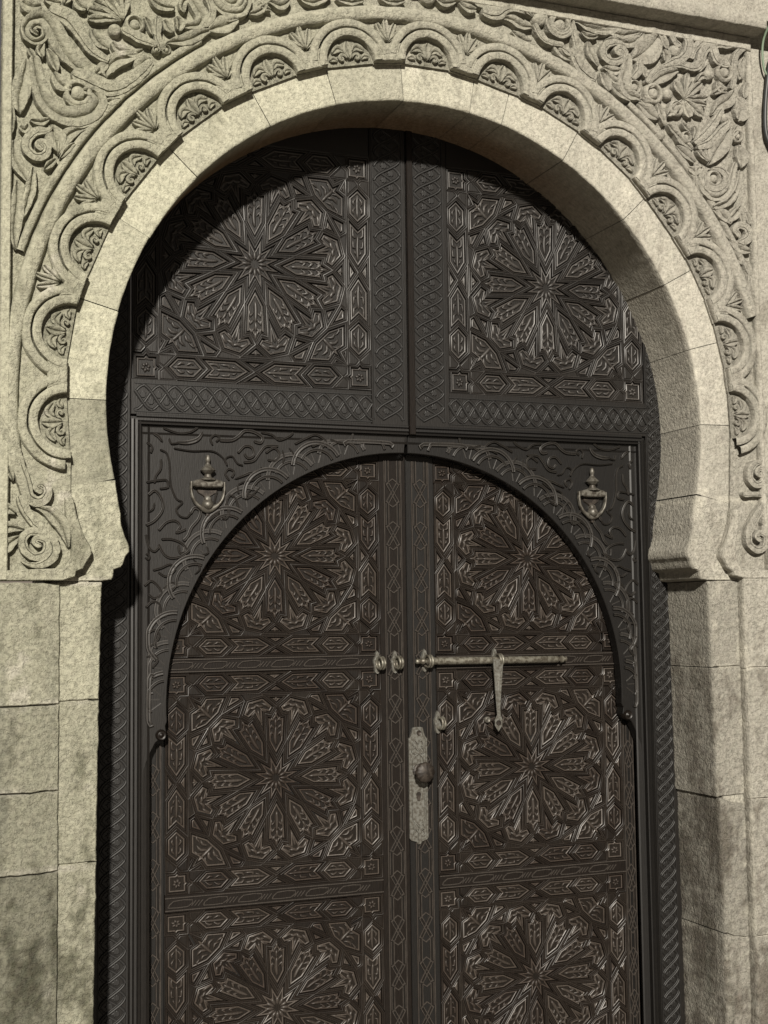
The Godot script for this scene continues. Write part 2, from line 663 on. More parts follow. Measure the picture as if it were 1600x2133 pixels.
func build_ground() -> void:
	var o := MeshInstance3D.new()
	var pm := BoxMesh.new()
	pm.size = Vector3(80, 0.3, 80)
	o.mesh = pm
	o.material_override = mats.pave
	o.position = Vector3(0, -0.45, 20)
	named(o, "pavement", self)
	o.set_meta("kind", "structure")
	o.set_meta("label", "stone pavement of the street in front of the doorway")

# the ring of voussoirs with its two stepped imposts
func build_arch() -> void:
	var t := thing("horseshoe_arch", "pale plain stone horseshoe arch ring framing the dark wooden doors", "arch")
	var joints := [193.0, 180.0, 165.0, 151.2, 137.3, 120.6, 107.3, 94.2, 81.0, 74.4, 60.5, 44.0, 29.0, 15.5, 0.7, -13.0]
	var tints := [0.72, 1.12, 1.00, 1.12, 1.02, 1.08, 0.92, 1.12, 1.08, 1.10, 1.04, 1.02, 1.10, 1.05, 0.88]
	for i in joints.size() - 1:
		var a0: float = joints[i]
		var a1: float = joints[i + 1]
		var b := nb(tints[i])
		var g := 0.06
		var step := rng.randf_range(-0.0022, 0.0022)
		var prof := v2([1.31, Z_ARCH - 0.004, 1.27, Z_ARCH, 1.235, Z_ARCH, 1.205, Z_ARCH, 1.175, Z_ARCH, 1.145, Z_ARCH, 1.123, Z_ARCH, 1.1175, Z_ARCH - 0.0015, R_IN, Z_ARCH - 0.006, R_IN, 0.215, R_IN, 0.18, R_IN, 0.14, R_IN, 0.10, R_IN, 0.06, R_IN, 0.02, R_IN, -0.02, R_IN, -0.06])
		for k in prof.size():
			prof[k].y += step
			if prof[k].x < 1.2:
				prof[k].x += step * 0.6
		sweep(b, CENTRE, prof, a0 - g, a1 + g, int(absf(a0 - a1) * 1.6) + 2, 0.4, 0.0016)
		put(b, "voussoir", mats.stone, t)
	var m := nb(0.75)
	sweep(m, CENTRE, v2([1.30, Z_ARCH - 0.006, 1.122, Z_ARCH - 0.006, 1.1195, Z_ARCH - 0.010, 1.1195, -0.05]), 192.8, -12.8, 150)
	put(m, "mortar_bed", mats.stone_rough, t)
	for s: float in [-1.0, 1.0]:
		var o := PackedVector2Array()
		for k in 7:
			var a: float = 193.2 + k * 0.9
			var p := CENTRE + polar(R_IN + 0.002 * k, a)
			o.append(p)
		o.append_array(v2([-1.066, 1.905, -1.054, 1.868, -1.040, 1.836, -1.040, 1.818, -1.052, 1.803, -1.060, 1.778, -1.066, 1.770, -1.088, 1.762, -1.091, 1.738, -1.096, 1.731, -1.125, 1.7265, -1.30, 1.7265, -1.30, 2.02]))
		if s > 0.0:
			for k in o.size():
				o[k].x = -o[k].x
		var b := nb(0.92 if s < 0.0 else 0.86)
		slab(b, o, Z_ARCH, -0.06, 0.016, 0.002, 0.003)
		put(b, "impost", mats.stone_rough, t)

func block(parent: Node3D, called: String, poly: PackedVector2Array, z: float, zb: float, tint: float, mat := "stone_rough", lean := false) -> void:
	var b := nb(tint)
	var o := finer(inset(ccw(poly), 0.0018), 0.018)
	for k in o.size():
		var q := o[k]
		o[k] += Vector2(n_mid.get_noise_2d(q.x * 34.0, q.y * 34.0), n_mid.get_noise_2d(q.x * 34.0 + 60.0, q.y * 34.0)) * 0.0032
	slab(b, o, z + rng.randf_range(-0.001, 0.001), zb, 0.012, 0.0024, 0.0035)
	if lean:
		for k in b.v.size():
			var q: Vector3 = b.v[k]
			if q.x > -1.36 and q.z > Z_ARCH:
				b.v[k] = Vector3(q.x, q.y, q.z - 0.034 * smoothstep(-1.36, -1.255, q.x))
	put(b, called, mats[mat], parent)

func build_jambs_and_walls() -> void:
	# jambs
	var side := [-1.0, 1.0]
	for si in 2:
		var s: float = side[si]
		var t := thing("stone_jamb", ["weathered yellowish stone jamb of blocks left of the doors", "weathered greyish stone jamb of blocks right of the doors"][si], "jamb", Vector3.ZERO, "stone jambs either side of the doors")
		var ys := [1.7245, 1.357, 0.862, 0.36, -0.3] if si == 0 else [1.7245, 1.402, 0.925, 0.432, -0.3]
		for k in 4:
			var tilt := 0.004
			var o := PackedVector2Array([Vector2(s * (1.125 + 0.006 * k), ys[k]), Vector2(s * 1.30, ys[k] + tilt * s), Vector2(s * 1.30, ys[k + 1] + tilt * s), Vector2(s * (1.131 + 0.006 * k), ys[k + 1])])
			if si == 1 and k >= 2:
				o = PackedVector2Array([Vector2(1.137 + 0.004 * k, ys[k]), Vector2(1.19, ys[k] - 0.016), Vector2(1.235, ys[k] - 0.024), Vector2(1.30, ys[k] - 0.02), Vector2(1.30, ys[k + 1] - 0.02), Vector2(1.235, ys[k + 1] - 0.024), Vector2(1.19, ys[k + 1] - 0.016), Vector2(1.141 + 0.004 * k, ys[k + 1])])
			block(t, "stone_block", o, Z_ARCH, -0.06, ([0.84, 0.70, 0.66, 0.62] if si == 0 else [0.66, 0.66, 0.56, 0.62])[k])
		var mo := nb(0.8)
		box(mo, Vector3(minf(s * 1.165, s * 1.30), -0.3, -0.05), Vector3(maxf(s * 1.165, s * 1.30), 1.725, Z_ARCH - 0.006))
		put(mo, "mortar_bed", mats.stone_rough, t)
	# the walls below the carving
	var tl := thing("stone_wall", "mossy stone block wall at left below the carved volutes", "wall")
	var yl := [1.722, 1.347, 1.086, 0.843, 0.36, -0.3]
	for k in 5:
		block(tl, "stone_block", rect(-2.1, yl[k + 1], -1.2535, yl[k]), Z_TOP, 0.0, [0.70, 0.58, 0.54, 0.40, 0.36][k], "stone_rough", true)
	var ml := nb(0.9)
	box(ml, Vector3(-2.1, -0.3, 0.0), Vector3(-1.262, 1.72, Z_ARCH - 0.004))
	put(ml, "mortar_bed", mats.stone_rough, tl)
	var tr := thing("stone_wall", "pinkish grey stone block wall at right with white lime patches", "wall")
	var yr := [1.735, 1.398, 0.916, 0.417, -0.3]
	for k in 4:
		block(tr, "stone_block", rect(1.2535, yr[k + 1], 1.68, yr[k]), Z_TOP, 0.0, [0.86, 0.78, 0.72, 0.68][k])
		block(tr, "stone_block", rect(1.68, yr[k + 1] + 0.1, 2.6, yr[k] + (0.1 if k > 0 else 0.0)), Z_TOP, 0.0, 0.82)
	var mr := nb(1.0)
	box(mr, Vector3(1.257, -0.3, 0.0), Vector3(2.6, 1.73, Z_TOP - 0.004))
	put(mr, "mortar_bed", mats.stone_rough, tr)
	# wall beside and above the carving, and the recess left of it
	var tu := thing("upper_wall", "plain stone wall right of the carved panel behind the cables", "wall")
	var ur := nb(0.88)
	slab(ur, rect(1.372, 1.738, 2.6, 3.80), Z_TOP - 0.004, 0.0, 0.03, 0.003)
	put(ur, "wall_face", mats.stone, tu)
	var ua := nb(0.9)
	slab(ua, rect(-1.446, 3.905, 2.6, 4.6), Z_TOP + 0.03, 0.0, 0.05, 0.003)
	put(ua, "wall_face", mats.stone, tu)
	var tc := thing("stone_cornice", "projecting stone cornice with dark underside above carved panel", "cornice")
	var c := nb(0.86)
	var rows := []
	for q: Array in [[Z_TOP - 0.01, 3.842], [Z_TOP + 0.034, 3.842], [Z_TOP + 0.078, 3.846], [Z_TOP + 0.082, 3.850], [Z_TOP + 0.082, 3.885], [Z_TOP + 0.075, 3.905], [Z_TOP + 0.02, 3.93]]:
		var r := PackedVector3Array()
		for k in 120:
			var x := lerpf(-1.446, 1.385, k / 119.0)
			r.append(Vector3(x, q[1] + relief(Vector2(x, q[0]), 0.003), q[0]))
		rows.append(r)
	loft(c, rows, false, 0.5)
	put(c, "moulding", mats.stone, tc)
	var ce := nb(0.86)
	cap_x(ce, 1.385, v2([Z_TOP - 0.01, 3.842, Z_TOP + 0.078, 3.846, Z_TOP + 0.082, 3.85, Z_TOP + 0.082, 3.885, Z_TOP + 0.02, 3.93, Z_TOP - 0.01, 3.93]))
	put(ce, "end_face", mats.stone, tc)
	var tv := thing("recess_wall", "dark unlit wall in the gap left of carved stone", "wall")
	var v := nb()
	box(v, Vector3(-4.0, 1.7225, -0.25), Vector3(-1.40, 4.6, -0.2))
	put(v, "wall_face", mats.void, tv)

func cap_x(b: Dictionary, x: float, zy: PackedVector2Array) -> void:
	var idx := Geometry2D.triangulate_polygon(zy)
	for t in range(0, idx.size(), 3):
		var p := zy[idx[t]]
		var q := zy[idx[t + 1]]
		var r := zy[idx[t + 2]]
		tri(b, Vector3(x, p.y, p.x), Vector3(x, q.y, q.x), Vector3(x, r.y, r.x), Vector3.RIGHT)

# ---------------------------------------------------------------- carved stone
var carved: Node3D
const P_STEM := [-1.02, -0.2, -1.0, 0.80, -0.93, 0.96, -0.70, 1.0, -0.50, 0.97, -0.42, 0.72, -0.34, 0.97, 0.0, 1.0, 0.6, 1.0, 0.93, 0.95, 1.0, 0.80, 1.02, -0.2]
const P_LEAF := [-1.02, -0.2, -1.0, 0.78, -0.92, 0.97, -0.6, 1.0, -0.25, 0.88, -0.08, 0.62, 0.0, 0.45, 0.08, 0.62, 0.25, 0.88, 0.6, 1.0, 0.92, 0.97, 1.0, 0.78, 1.02, -0.2]

func ks(called: String, ends: String, a: Array, w: Array) -> void:
	var p := PackedVector2Array()
	for i in range(0, a.size(), 2):
		p.append(Vector2(a[i], a[i + 1]) * 0.001)
	var ww := PackedFloat32Array()
	var fat := 0.00156 if a[0] < -500 else 0.00142
	for x in w:
		ww.append(x * fat)
	var b := nb(0.69 + 0.1 * rng.randf())
	var prof := v2(P_LEAF if ends == "L" or called == "acanthus_scroll" or called == "stem_hook" else P_STEM)
	stroke(b, p, ww, Z_BED, (0.0275 if ends == "L" else 0.0305) + rng.randf_range(-0.002, 0.002), prof, ends, 0.006, 0.72, 0.0026)
	put(b, called, mats.stone_rough, carved)

func kb(kind: String, x: float, y: float, r: float) -> void:
	var b := nb(0.8)
	var z := Z_BED
	var prof := v2([1.06, z - 0.004, 1.0, z + 0.015, 0.85, z + 0.025, 0.6, z + 0.030, 0.3, z + 0.033, 0.0, z + 0.034])
	if kind == "R":
		prof = v2([1.06, z - 0.004, 1.0, z + 0.018, 0.9, z + 0.027, 0.75, z + 0.030, 0.64, z + 0.026, 0.58, z + 0.010, 0.5, z + 0.010, 0.44, z + 0.022, 0.2, z + 0.028, 0.0, z + 0.028])
	boss(b, Vector2(x, y) * 0.001, r * 0.00112, prof)
	put(b, "boss", mats.stone_rough, carved)

const LOBES := [183.6, 170.6, 157.6, 144.3, 130.5, 116.8, 103.3, 89.9, 76.8, 64.5, 52.2, 39.7, 27.3, 14.8, 2.4]
const R_EDGE := 1.238

func lobe_centre(a: float) -> Vector2:
	return CENTRE + polar(1.246 + 0.003 * sin(a * 1.7), a)

func build_surround() -> void:
	carved = thing("carved_stone_surround", "carved sandstone surround with scalloped arch, palmettes and scrolling leaves", "carved panel")
	# the sunk ground, notched by the arch and by every lobe
	var o := PackedVector2Array()
	o.append_array(v2([-1.446, 1.7265, -1.446, 3.905, 1.372, 3.905, 1.372, 1.738, 1.2535, 1.738]))
	o.append_array(v2([1.245, 1.740, 1.237, 1.752, 1.205, 1.768, 1.199, 1.785, 1.172, 1.812, 1.166, 1.830, 1.190, 1.870, 1.212, 1.935, 1.226, 2.0]))
	for i in range(LOBES.size() - 1, -1, -1):
		var a: float = LOBES[i]
		var c := lobe_centre(a)
		var n := 18
		for k in n + 1:
			var t := deg_to_rad(a - 96.0 + 192.0 * k / n)
			o.append(c + Vector2(cos(t), sin(t)) * 0.0885)
	o.append_array(v2([-1.226, 2.0, -1.212, 1.935, -1.190, 1.870, -1.166, 1.828, -1.164, 1.809, -1.186, 1.772, -1.190, 1.764, -1.211, 1.754, -1.214, 1.738, -1.2535, 1.7265]))
	var b := nb(0.76)
	slab(b, o, Z_BED, Z_ARCH - 0.03, 0.016, 0.003)
	put(b, "sunk_ground", mats.stone_rough, carved)
	# frame fillets round the panel
	for f: Array in [["frame_fillet", rect(-1.446, 1.7265, -1.416, 3.79), 0.9], ["frame_fillet", rect(1.352, 1.90, 1.372, 3.785), 0.9], ["frame_fillet", rect(-1.446, 3.79, 1.372, 3.842), 0.9]]:
		var fb := nb(f[2])
		slab(fb, f[1], Z_TOP + 0.001, Z_BED - 0.01, 0.014, 0.003, 0.004)
		put(fb, f[0], mats.stone, carved)
	# wide plain foot of the panel on both sides, stepped over the imposts
	for s: float in [-1.0, 1.0]:
		var lo := v2([-1.2535, 1.7265, -1.214, 1.738, -1.211, 1.754, -1.190, 1.764, -1.186, 1.772, -1.164, 1.809, -1.166, 1.828, -1.190, 1.870, -1.212, 1.935, -1.222, 1.985, -1.246, 1.985, -1.243, 1.93, -1.225, 1.86, -1.225, 1.80, -1.25, 1.765, -1.446, 1.757, -1.446, 1.7265])
		if s > 0.0:
			for k in lo.size():
				lo[k].x = minf(-lo[k].x, 1.372)
				lo[k].y += 0.006
		var fb := nb(0.80 if s < 0.0 else 0.92)
		slab(fb, lo, Z_TOP, Z_ARCH - 0.03, 0.012, 0.003, 0.003)
		put(fb, "panel_foot", mats.stone_rough, carved)
	# the outer band that ties the lobes together
	var band := nb(0.86)
	sweep(band, CENTRE, v2([1.386, Z_BED - 0.004, 1.389, Z_BED + 0.012, 1.394, Z_TOP - 0.004, 1.402, Z_TOP, 1.415, Z_TOP + 0.001, 1.428, Z_TOP, 1.436, Z_TOP - 0.005, 1.439, Z_BED + 0.010, 1.442, Z_BED - 0.004]), 189.0, 18.0, 240, 0.35, 0.003)
	put(band, "outer_arch_band", mats.stone_rough, carved)
	for f: Array in [[162.0, 124.0], [56.0, 20.0]]:
		var b2 := nb(0.80)
		sweep(b2, CENTRE, v2([1.446, Z_BED - 0.004, 1.448, Z_TOP - 0.010, 1.452, Z_TOP - 0.006, 1.464, Z_TOP - 0.005, 1.470, Z_TOP - 0.009, 1.474, Z_BED - 0.004]), f[0], f[1], 60, 0.5, 0.003)
		put(b2, "outer_arch_fillet", mats.stone_rough, carved)
	for i in LOBES.size():
		build_lobe(LOBES[i], i)
	for i in LOBES.size() - 1:
		var a := (float(LOBES[i]) + float(LOBES[i + 1])) * 0.5
		if a > 20.0 and a < 170.0:
			var g := group_part("fan_palmette", carved)
			var base := CENTRE + polar(1.310, a)
			for k in 5:
				var da := (k - 2) * 27.0
				var l: float = [0.070, 0.078, 0.084, 0.078, 0.070][k]
				var e := base + polar(l, a + da)
				var pb := nb(0.74)
				stroke(pb, PackedVector2Array([base + polar(0.006, a + da), base.lerp(e, 0.55), e]), PackedFloat32Array([0.009, 0.022, 0.024]), Z_BED - 0.004, 0.026, v2(P_LEAF), "L", 0.006, 0.35, 0.0015)
				put(pb, "fan_petal", mats.stone_rough, g)
	ks("acanthus_scroll", "T", [-1345, 3454, -1357, 3463, -1341, 3479, -1320, 3470, -1320, 3442, -1344, 3423, -1372, 3434, -1379, 3466, -1359, 3495, -1321, 3505, -1291, 3471, -1263, 3419, -1230, 3373, -1191, 3344], [12.1, 13.7, 15.2, 15.2, 15.2, 16.7, 18.2, 19.7, 24.3, 33.4, 42.5, 45.5, 42.5, 30.4])
	ks("stem", "S", [-1285, 3529, -1242, 3514, -1207, 3468, -1170, 3420, -1124, 3395], [30.7, 39.9, 27.6, 23.0, 15.3])
	ks("stem_hook", "S", [-1349, 3360, -1337, 3296, -1313, 3234, -1268, 3199, -1217, 3198, -1172, 3219, -1148, 3256, -1162, 3284, -1187, 3285], [24.2, 33.3, 39.4, 42.4, 45.4, 42.4, 36.3, 27.2, 18.2])
	kb("R", -1213, 3278, 41.5)
	ks("stem", "S", [-1210, 3332, -1160, 3317, -1119, 3304, -1081, 3315, -1041, 3345, -1010, 3376, -985, 3405], [33.9, 36.9, 36.9, 33.9, 30.8, 27.7, 18.5])
	ks("leaf", "L", [-1124, 3338, -1124, 3365, -1096, 3399, -1053, 3418, -1016, 3427], [24.9, 37.4, 34.2, 31.1, 18.7])
	ks("palmette_petal", "L", [-1072, 3537, -1128, 3536, -1183, 3523], [9.5, 20.5, 25.2])
	ks("palmette_petal", "L", [-1072, 3537, -1128, 3554, -1183, 3558], [9.5, 20.5, 25.2])
	ks("palmette_petal", "L", [-1072, 3537, -1119, 3568, -1165, 3586], [9.5, 20.5, 25.2])
	ks("palmette_petal", "L", [-1072, 3537, -1102, 3579, -1131, 3608], [9.5, 20.5, 25.2])
	ks("palmette_petal", "L", [-1072, 3537, -1085, 3585, -1097, 3619], [9.5, 20.5, 25.2])
	ks("palmette_petal", "L", [-1072, 3537, -1068, 3586, -1063, 3622], [9.5, 20.5, 25.2])
	kb("B", -1097, 3501, 18.8)
	kb("R", -1033, 3530, 30.1)
	ks("stem", "S", [-1063, 3500, -1019, 3484, -975, 3471], [18.9, 25.2, 15.8])
	ks("scroll", "T", [-1329, 3083, -1338, 3094, -1320, 3103, -1306, 3086, -1317, 3060, -1347, 3053, -1370, 3075, -1367, 3109, -1341, 3134, -1309, 3141, -1288, 3159], [13.6, 13.6, 13.6, 15.1, 16.6, 18.1, 19.6, 19.6, 19.6, 19.6, 13.6])
	ks("leaf", "L", [-1300, 3164, -1282, 3124, -1273, 3074], [18.2, 45.4, 18.2])
	ks("leaf", "L", [-1273, 3068, -1255, 3120, -1223, 3152, -1181, 3166], [12.1, 27.3, 24.3, 12.1])
	ks("leaf", "L", [-1317, 3017, -1299, 3034, -1279, 3055], [12.0, 16.6, 10.5])
	ks("leaf", "L", [-1373, 3369, -1381, 3305, -1395, 3234, -1392, 3186], [21.1, 36.2, 42.3, 24.1])
	ks("leaf", "L", [-1390, 3553, -1365, 3541, -1327, 3544], [33.3, 39.4, 18.2])
	ks("leaf", "L", [-1321, 3567, -1297, 3565, -1267, 3560], [15.3, 21.4, 15.3])
	ks("leaf", "L", [-1225, 3586, -1210, 3566, -1186, 3554], [15.5, 27.9, 15.5])
	ks("leaf", "L", [-1411, 3101, -1402, 3033, -1363, 2968], [14.9, 26.8, 14.9])
	ks("leaf", "L", [-1398, 2977, -1398, 2904, -1406, 2827, -1402, 2751], [17.9, 29.8, 32.7, 14.9])
	ks("leaf", "L", [-1349, 3024, -1360, 2938, -1383, 2852], [15.0, 24.0, 15.0])
	ks("leaf", "L", [-985, 3628, -950, 3608, -899, 3603], [16.0, 28.7, 12.8])
	ks("stem_hook", "S", [-848, 3647, -829, 3617, -810, 3591, -822, 3562, -858, 3550], [26.0, 29.2, 32.5, 26.0, 16.2])
	ks("stem", "S", [-793, 3656, -779, 3622, -780, 3589, -800, 3563], [16.4, 16.4, 16.4, 13.1])
	kb("R", -713, 3675, 39.7)
	ks("stem_hook", "S", [-777, 3660, -757, 3632, -725, 3619, -682, 3624, -659, 3651, -652, 3680], [21.3, 22.9, 24.6, 24.6, 19.7, 16.4])
	ks("leaf", "L", [-931, 3484, -871, 3500, -823, 3526, -780, 3549], [16.0, 28.8, 28.8, 16.0])
	ks("leaf", "L", [-793, 3547, -738, 3572, -685, 3603], [19.6, 42.4, 19.6])
	kb("R", -963, 3454, 12.7)
	kb("R", -931, 3458, 16.0)
	ks("leaf", "L", [-1031, 3376, -1003, 3409, -978, 3422], [22.1, 41.0, 18.9])
	ks("stem", "S", [-957, 3555, -960, 3501, -947, 3466], [16.0, 16.0, 19.2])
	ks("leaf", "L", [-941, 3560, -922, 3534, -909, 3517], [12.8, 25.6, 12.8])
	ks("leaf", "L", [-1004, 3559, -985, 3534, -975, 3499], [9.5, 15.9, 9.5])
	ks("leaf", "L", [-582, 3680, -539, 3673, -504, 3696], [13.4, 26.9, 13.4])
	ks("leaf", "L", [-476, 3709, -428, 3701, -358, 3733], [13.6, 23.8, 13.6])
	kb("R", 5, 3795, 28.9)
	ks("leaf", "L", [29, 3789, 66, 3777, 113, 3788], [14.5, 25.3, 14.5])
	ks("leaf", "L", [122, 3789, 159, 3771, 194, 3772], [14.6, 25.6, 18.3])
	ks("leaf", "L", [166, 3818, 207, 3800, 257, 3811], [14.7, 29.4, 18.4])
	ks("leaf", "T", [237, 3769, 272, 3772, 307, 3794, 350, 3801, 396, 3786], [37.0, 44.4, 29.6, 22.2, 14.8])
	ks("leaf", "L", [295, 3756, 333, 3759, 372, 3743, 419, 3739], [18.6, 26.1, 29.8, 18.6])
	ks("palmette_petal", "L", [424, 3780, 381, 3807, 335, 3834], [9.5, 17.0, 18.9])
	ks("palmette_petal", "L", [424, 3780, 395, 3815, 363, 3850], [9.5, 17.0, 18.9])
	ks("palmette_petal", "L", [424, 3780, 409, 3821, 390, 3861], [9.5, 17.0, 18.9])
	ks("palmette_petal", "L", [424, 3780, 423, 3825, 418, 3870], [9.5, 17.0, 18.9])
	ks("palmette_petal", "L", [424, 3780, 437, 3825, 446, 3870], [9.5, 17.0, 18.9])
	ks("palmette_petal", "L", [424, 3780, 450, 3822, 473, 3864], [9.5, 17.0, 18.9])
	kb("B", 447, 3780, 26.5)
	kb("R", 534, 3768, 40.2)
	ks("stem_hook", "S", [501, 3854, 484, 3807, 487, 3768, 502, 3741, 537, 3730, 570, 3751, 579, 3782], [22.9, 26.7, 26.7, 26.7, 22.9, 21.0, 17.2])
	ks("stem", "S", [427, 3744, 446, 3714, 477, 3694, 532, 3691], [17.0, 17.0, 17.0, 13.2])
	ks("leaf", "L", [513, 3856, 572, 3832, 628, 3823, 674, 3848, 689, 3877], [15.3, 26.8, 34.4, 26.8, 15.3])
	ks("leaf", "L", [545, 3876, 609, 3868, 679, 3868], [15.4, 23.0, 11.5])
	ks("leaf", "L", [587, 3794, 648, 3782, 721, 3782, 796, 3804, 829, 3802], [15.4, 34.7, 38.5, 27.0, 15.4])
	ks("leaf", "T", [588, 3666, 623, 3617, 667, 3586, 681, 3577], [34.6, 46.1, 34.6, 19.2])
	ks("stem", "S", [582, 3764, 597, 3708, 612, 3659], [23.1, 23.1, 26.9])
	ks("leaf", "L", [646, 3726, 661, 3677, 692, 3630], [11.6, 27.1, 15.5])
	ks("leaf", "L", [706, 3809, 768, 3819, 817, 3811, 863, 3800], [15.6, 27.3, 31.2, 15.6])
	ks("leaf", "L", [672, 3763, 741, 3774, 803, 3772, 879, 3795], [15.5, 23.3, 27.2, 15.5])
	ks("leaf", "L", [724, 3742, 778, 3746, 828, 3746, 874, 3768, 888, 3800], [15.6, 31.2, 35.1, 31.2, 15.6])
	ks("scroll", "T", [776, 3694, 764, 3703, 785, 3717, 803, 3701, 792, 3674, 755, 3657, 718, 3667, 710, 3695, 732, 3724, 777, 3735, 810, 3721], [17.6, 17.6, 17.6, 19.6, 19.6, 21.6, 21.6, 21.6, 21.6, 21.6, 23.5])
	ks("leaf", "L", [838, 3684, 881, 3709, 929, 3753, 969, 3808], [39.5, 78.9, 71.0, 31.6])
	kb("B", 933, 3807, 26.0)
	ks("scroll", "T", [1040, 3766, 1023, 3775, 1011, 3800, 1029, 3825, 1059, 3822, 1084, 3792, 1083, 3753, 1055, 3715, 1007, 3690, 956, 3667], [18.2, 18.2, 20.2, 24.2, 26.3, 28.3, 28.3, 26.3, 24.2, 18.2])
	kb("B", 1026, 3741, 22.2)
	ks("stem_hook", "S", [817, 3681, 808, 3635, 798, 3590, 813, 3551, 850, 3537], [23.6, 35.4, 43.3, 39.4, 23.6])
	ks("stem", "S", [867, 3673, 862, 3639, 836, 3610], [19.8, 23.8, 15.8])
	kb("R", 843, 3574, 27.6)
	ks("stem", "S", [899, 3603, 934, 3646, 986, 3675, 1042, 3691, 1098, 3687, 1133, 3704, 1147, 3744, 1171, 3778, 1220, 3797, 1264, 3799, 1300, 3820, 1314, 3841], [15.9, 17.8, 19.8, 21.8, 23.8, 25.8, 27.8, 27.8, 25.8, 23.8, 19.8, 13.9])
	ks("leaf", "L", [902, 3578, 946, 3621, 998, 3651, 1045, 3669], [15.9, 35.7, 35.7, 15.9])
	kb("R", 927, 3562, 37.7)
	ks("leaf", "L", [728, 3584, 776, 3550, 829, 3520], [15.6, 31.1, 19.5])
	ks("leaf", "L", [696, 3612, 719, 3579, 735, 3544], [15.5, 31.0, 19.4])
	ks("leaf", "L", [858, 3516, 903, 3489, 944, 3461], [19.7, 43.3, 19.7])
	ks("leaf", "L", [938, 3527, 958, 3481, 969, 3441], [11.9, 23.9, 11.9])
	ks("stem", "S", [1099, 3729, 1118, 3770, 1158, 3803, 1216, 3819, 1269, 3823, 1301, 3843], [18.3, 20.3, 22.3, 22.3, 20.3, 14.2])
	ks("leaf", "L", [1111, 3811, 1155, 3829, 1203, 3836], [12.2, 18.3, 12.2])
	ks("leaf", "L", [1107, 3837, 1160, 3849, 1226, 3847], [12.2, 22.4, 14.3])
	kb("B", 1336, 3822, 18.8)
	kb("B", 1180, 3671, 20.5)
	kb("R", 1251, 3690, 37.1)
	ks("stem", "S", [1201, 3767, 1217, 3731, 1256, 3721], [28.8, 28.8, 20.6])
	ks("stem", "S", [1340, 3799, 1307, 3767, 1292, 3719, 1290, 3669, 1280, 3633], [18.8, 18.8, 18.8, 18.8, 14.6])
	ks("leaf", "L", [1343, 3765, 1328, 3720, 1330, 3672], [12.5, 25.0, 12.5])
	ks("leaf", "L", [1348, 3661, 1342, 3626, 1336, 3594], [12.5, 22.9, 14.6])
	ks("palmette_petal", "L", [1059, 3558, 1039, 3591, 1026, 3614, 1020, 3624], [8.1, 25.8, 32.2, 17.7])
	ks("palmette_petal", "L", [1059, 3558, 1069, 3610, 1076, 3646, 1079, 3662], [8.1, 17.7, 22.2, 12.2])
	ks("palmette_petal", "L", [1059, 3558, 1080, 3596, 1096, 3623, 1102, 3635], [8.1, 19.3, 24.2, 13.3])
	ks("palmette_petal", "L", [1059, 3558, 1101, 3595, 1131, 3622, 1143, 3633], [8.1, 21.0, 26.2, 14.4])
	ks("palmette_petal", "L", [1059, 3558, 1115, 3567, 1155, 3574, 1172, 3576], [8.1, 19.3, 24.2, 13.3])
	ks("palmette_petal", "L", [1059, 3558, 1110, 3551, 1146, 3547, 1162, 3545], [8.1, 16.1, 20.1, 11.1])
	ks("palmette_petal", "L", [1059, 3558, 1103, 3530, 1134, 3510, 1147, 3501], [8.1, 29.0, 36.3, 19.9])
	ks("palmette_petal", "L", [1059, 3558, 1072, 3522, 1082, 3497, 1086, 3486], [8.1, 27.4, 34.2, 18.8])
	ks("palmette_petal", "L", [1059, 3558, 1021, 3519, 994, 3492, 983, 3480], [8.1, 24.2, 30.2, 16.6])
	kb("B", 990, 3567, 20.0)
	kb("R", 1025, 3516, 30.1)
	ks("leaf", "L", [1187, 3514, 1228, 3557, 1274, 3590, 1297, 3631], [16.3, 36.7, 40.8, 20.4])
	ks("stem", "S", [1223, 3526, 1190, 3477, 1149, 3430, 1104, 3394], [18.4, 24.6, 24.6, 16.4])
	ks("stem", "S", [1248, 3510, 1261, 3489, 1220, 3450, 1170, 3398, 1121, 3378], [18.5, 22.6, 26.7, 26.7, 18.5])
	kb("B", 1239, 3505, 18.5)
	ks("leaf", "L", [1305, 3598, 1326, 3555, 1310, 3503], [33.1, 57.9, 41.4])
	ks("palmette_petal", "L", [1162, 3322, 1137, 3344, 1112, 3365], [8.1, 18.2, 20.3])
	ks("palmette_petal", "L", [1162, 3322, 1146, 3352, 1130, 3382], [8.1, 18.2, 20.3])
	ks("palmette_petal", "L", [1162, 3322, 1160, 3360, 1157, 3397], [8.1, 18.2, 20.3])
	ks("palmette_petal", "L", [1162, 3322, 1175, 3369, 1188, 3416], [8.1, 18.2, 20.3])
	ks("leaf", "L", [1167, 3315, 1208, 3377, 1245, 3430, 1269, 3479], [24.3, 52.7, 52.7, 20.3])
	kb("R", 1299, 3441, 24.7)
	ks("leaf", "L", [1297, 3406, 1318, 3365, 1312, 3317], [24.7, 45.3, 20.6])
	kb("R", 1186, 3261, 30.4)
	ks("scroll", "T", [1143, 3253, 1154, 3220, 1198, 3217, 1234, 3244, 1239, 3278, 1210, 3298, 1170, 3297], [20.2, 22.2, 24.2, 24.2, 22.2, 22.2, 16.1])
	ks("stem_hook", "S", [1109, 3294, 1120, 3235, 1158, 3194, 1210, 3192, 1251, 3227, 1266, 3281, 1281, 3325], [20.1, 22.1, 24.2, 24.2, 22.1, 20.1, 16.1])
	ks("stem_hook", "S", [1186, 3149, 1244, 3177, 1286, 3230, 1302, 3293], [18.2, 24.3, 22.3, 16.2])
	kb("R", 1066, 3408, 22.1)
	ks("leaf", "L", [1003, 3431, 1044, 3398, 1095, 3359], [16.0, 30.0, 16.0])
	ks("leaf", "L", [1018, 3369, 1060, 3344, 1101, 3312], [16.0, 30.0, 20.0])
	kb("B", 951, 3402, 17.9)
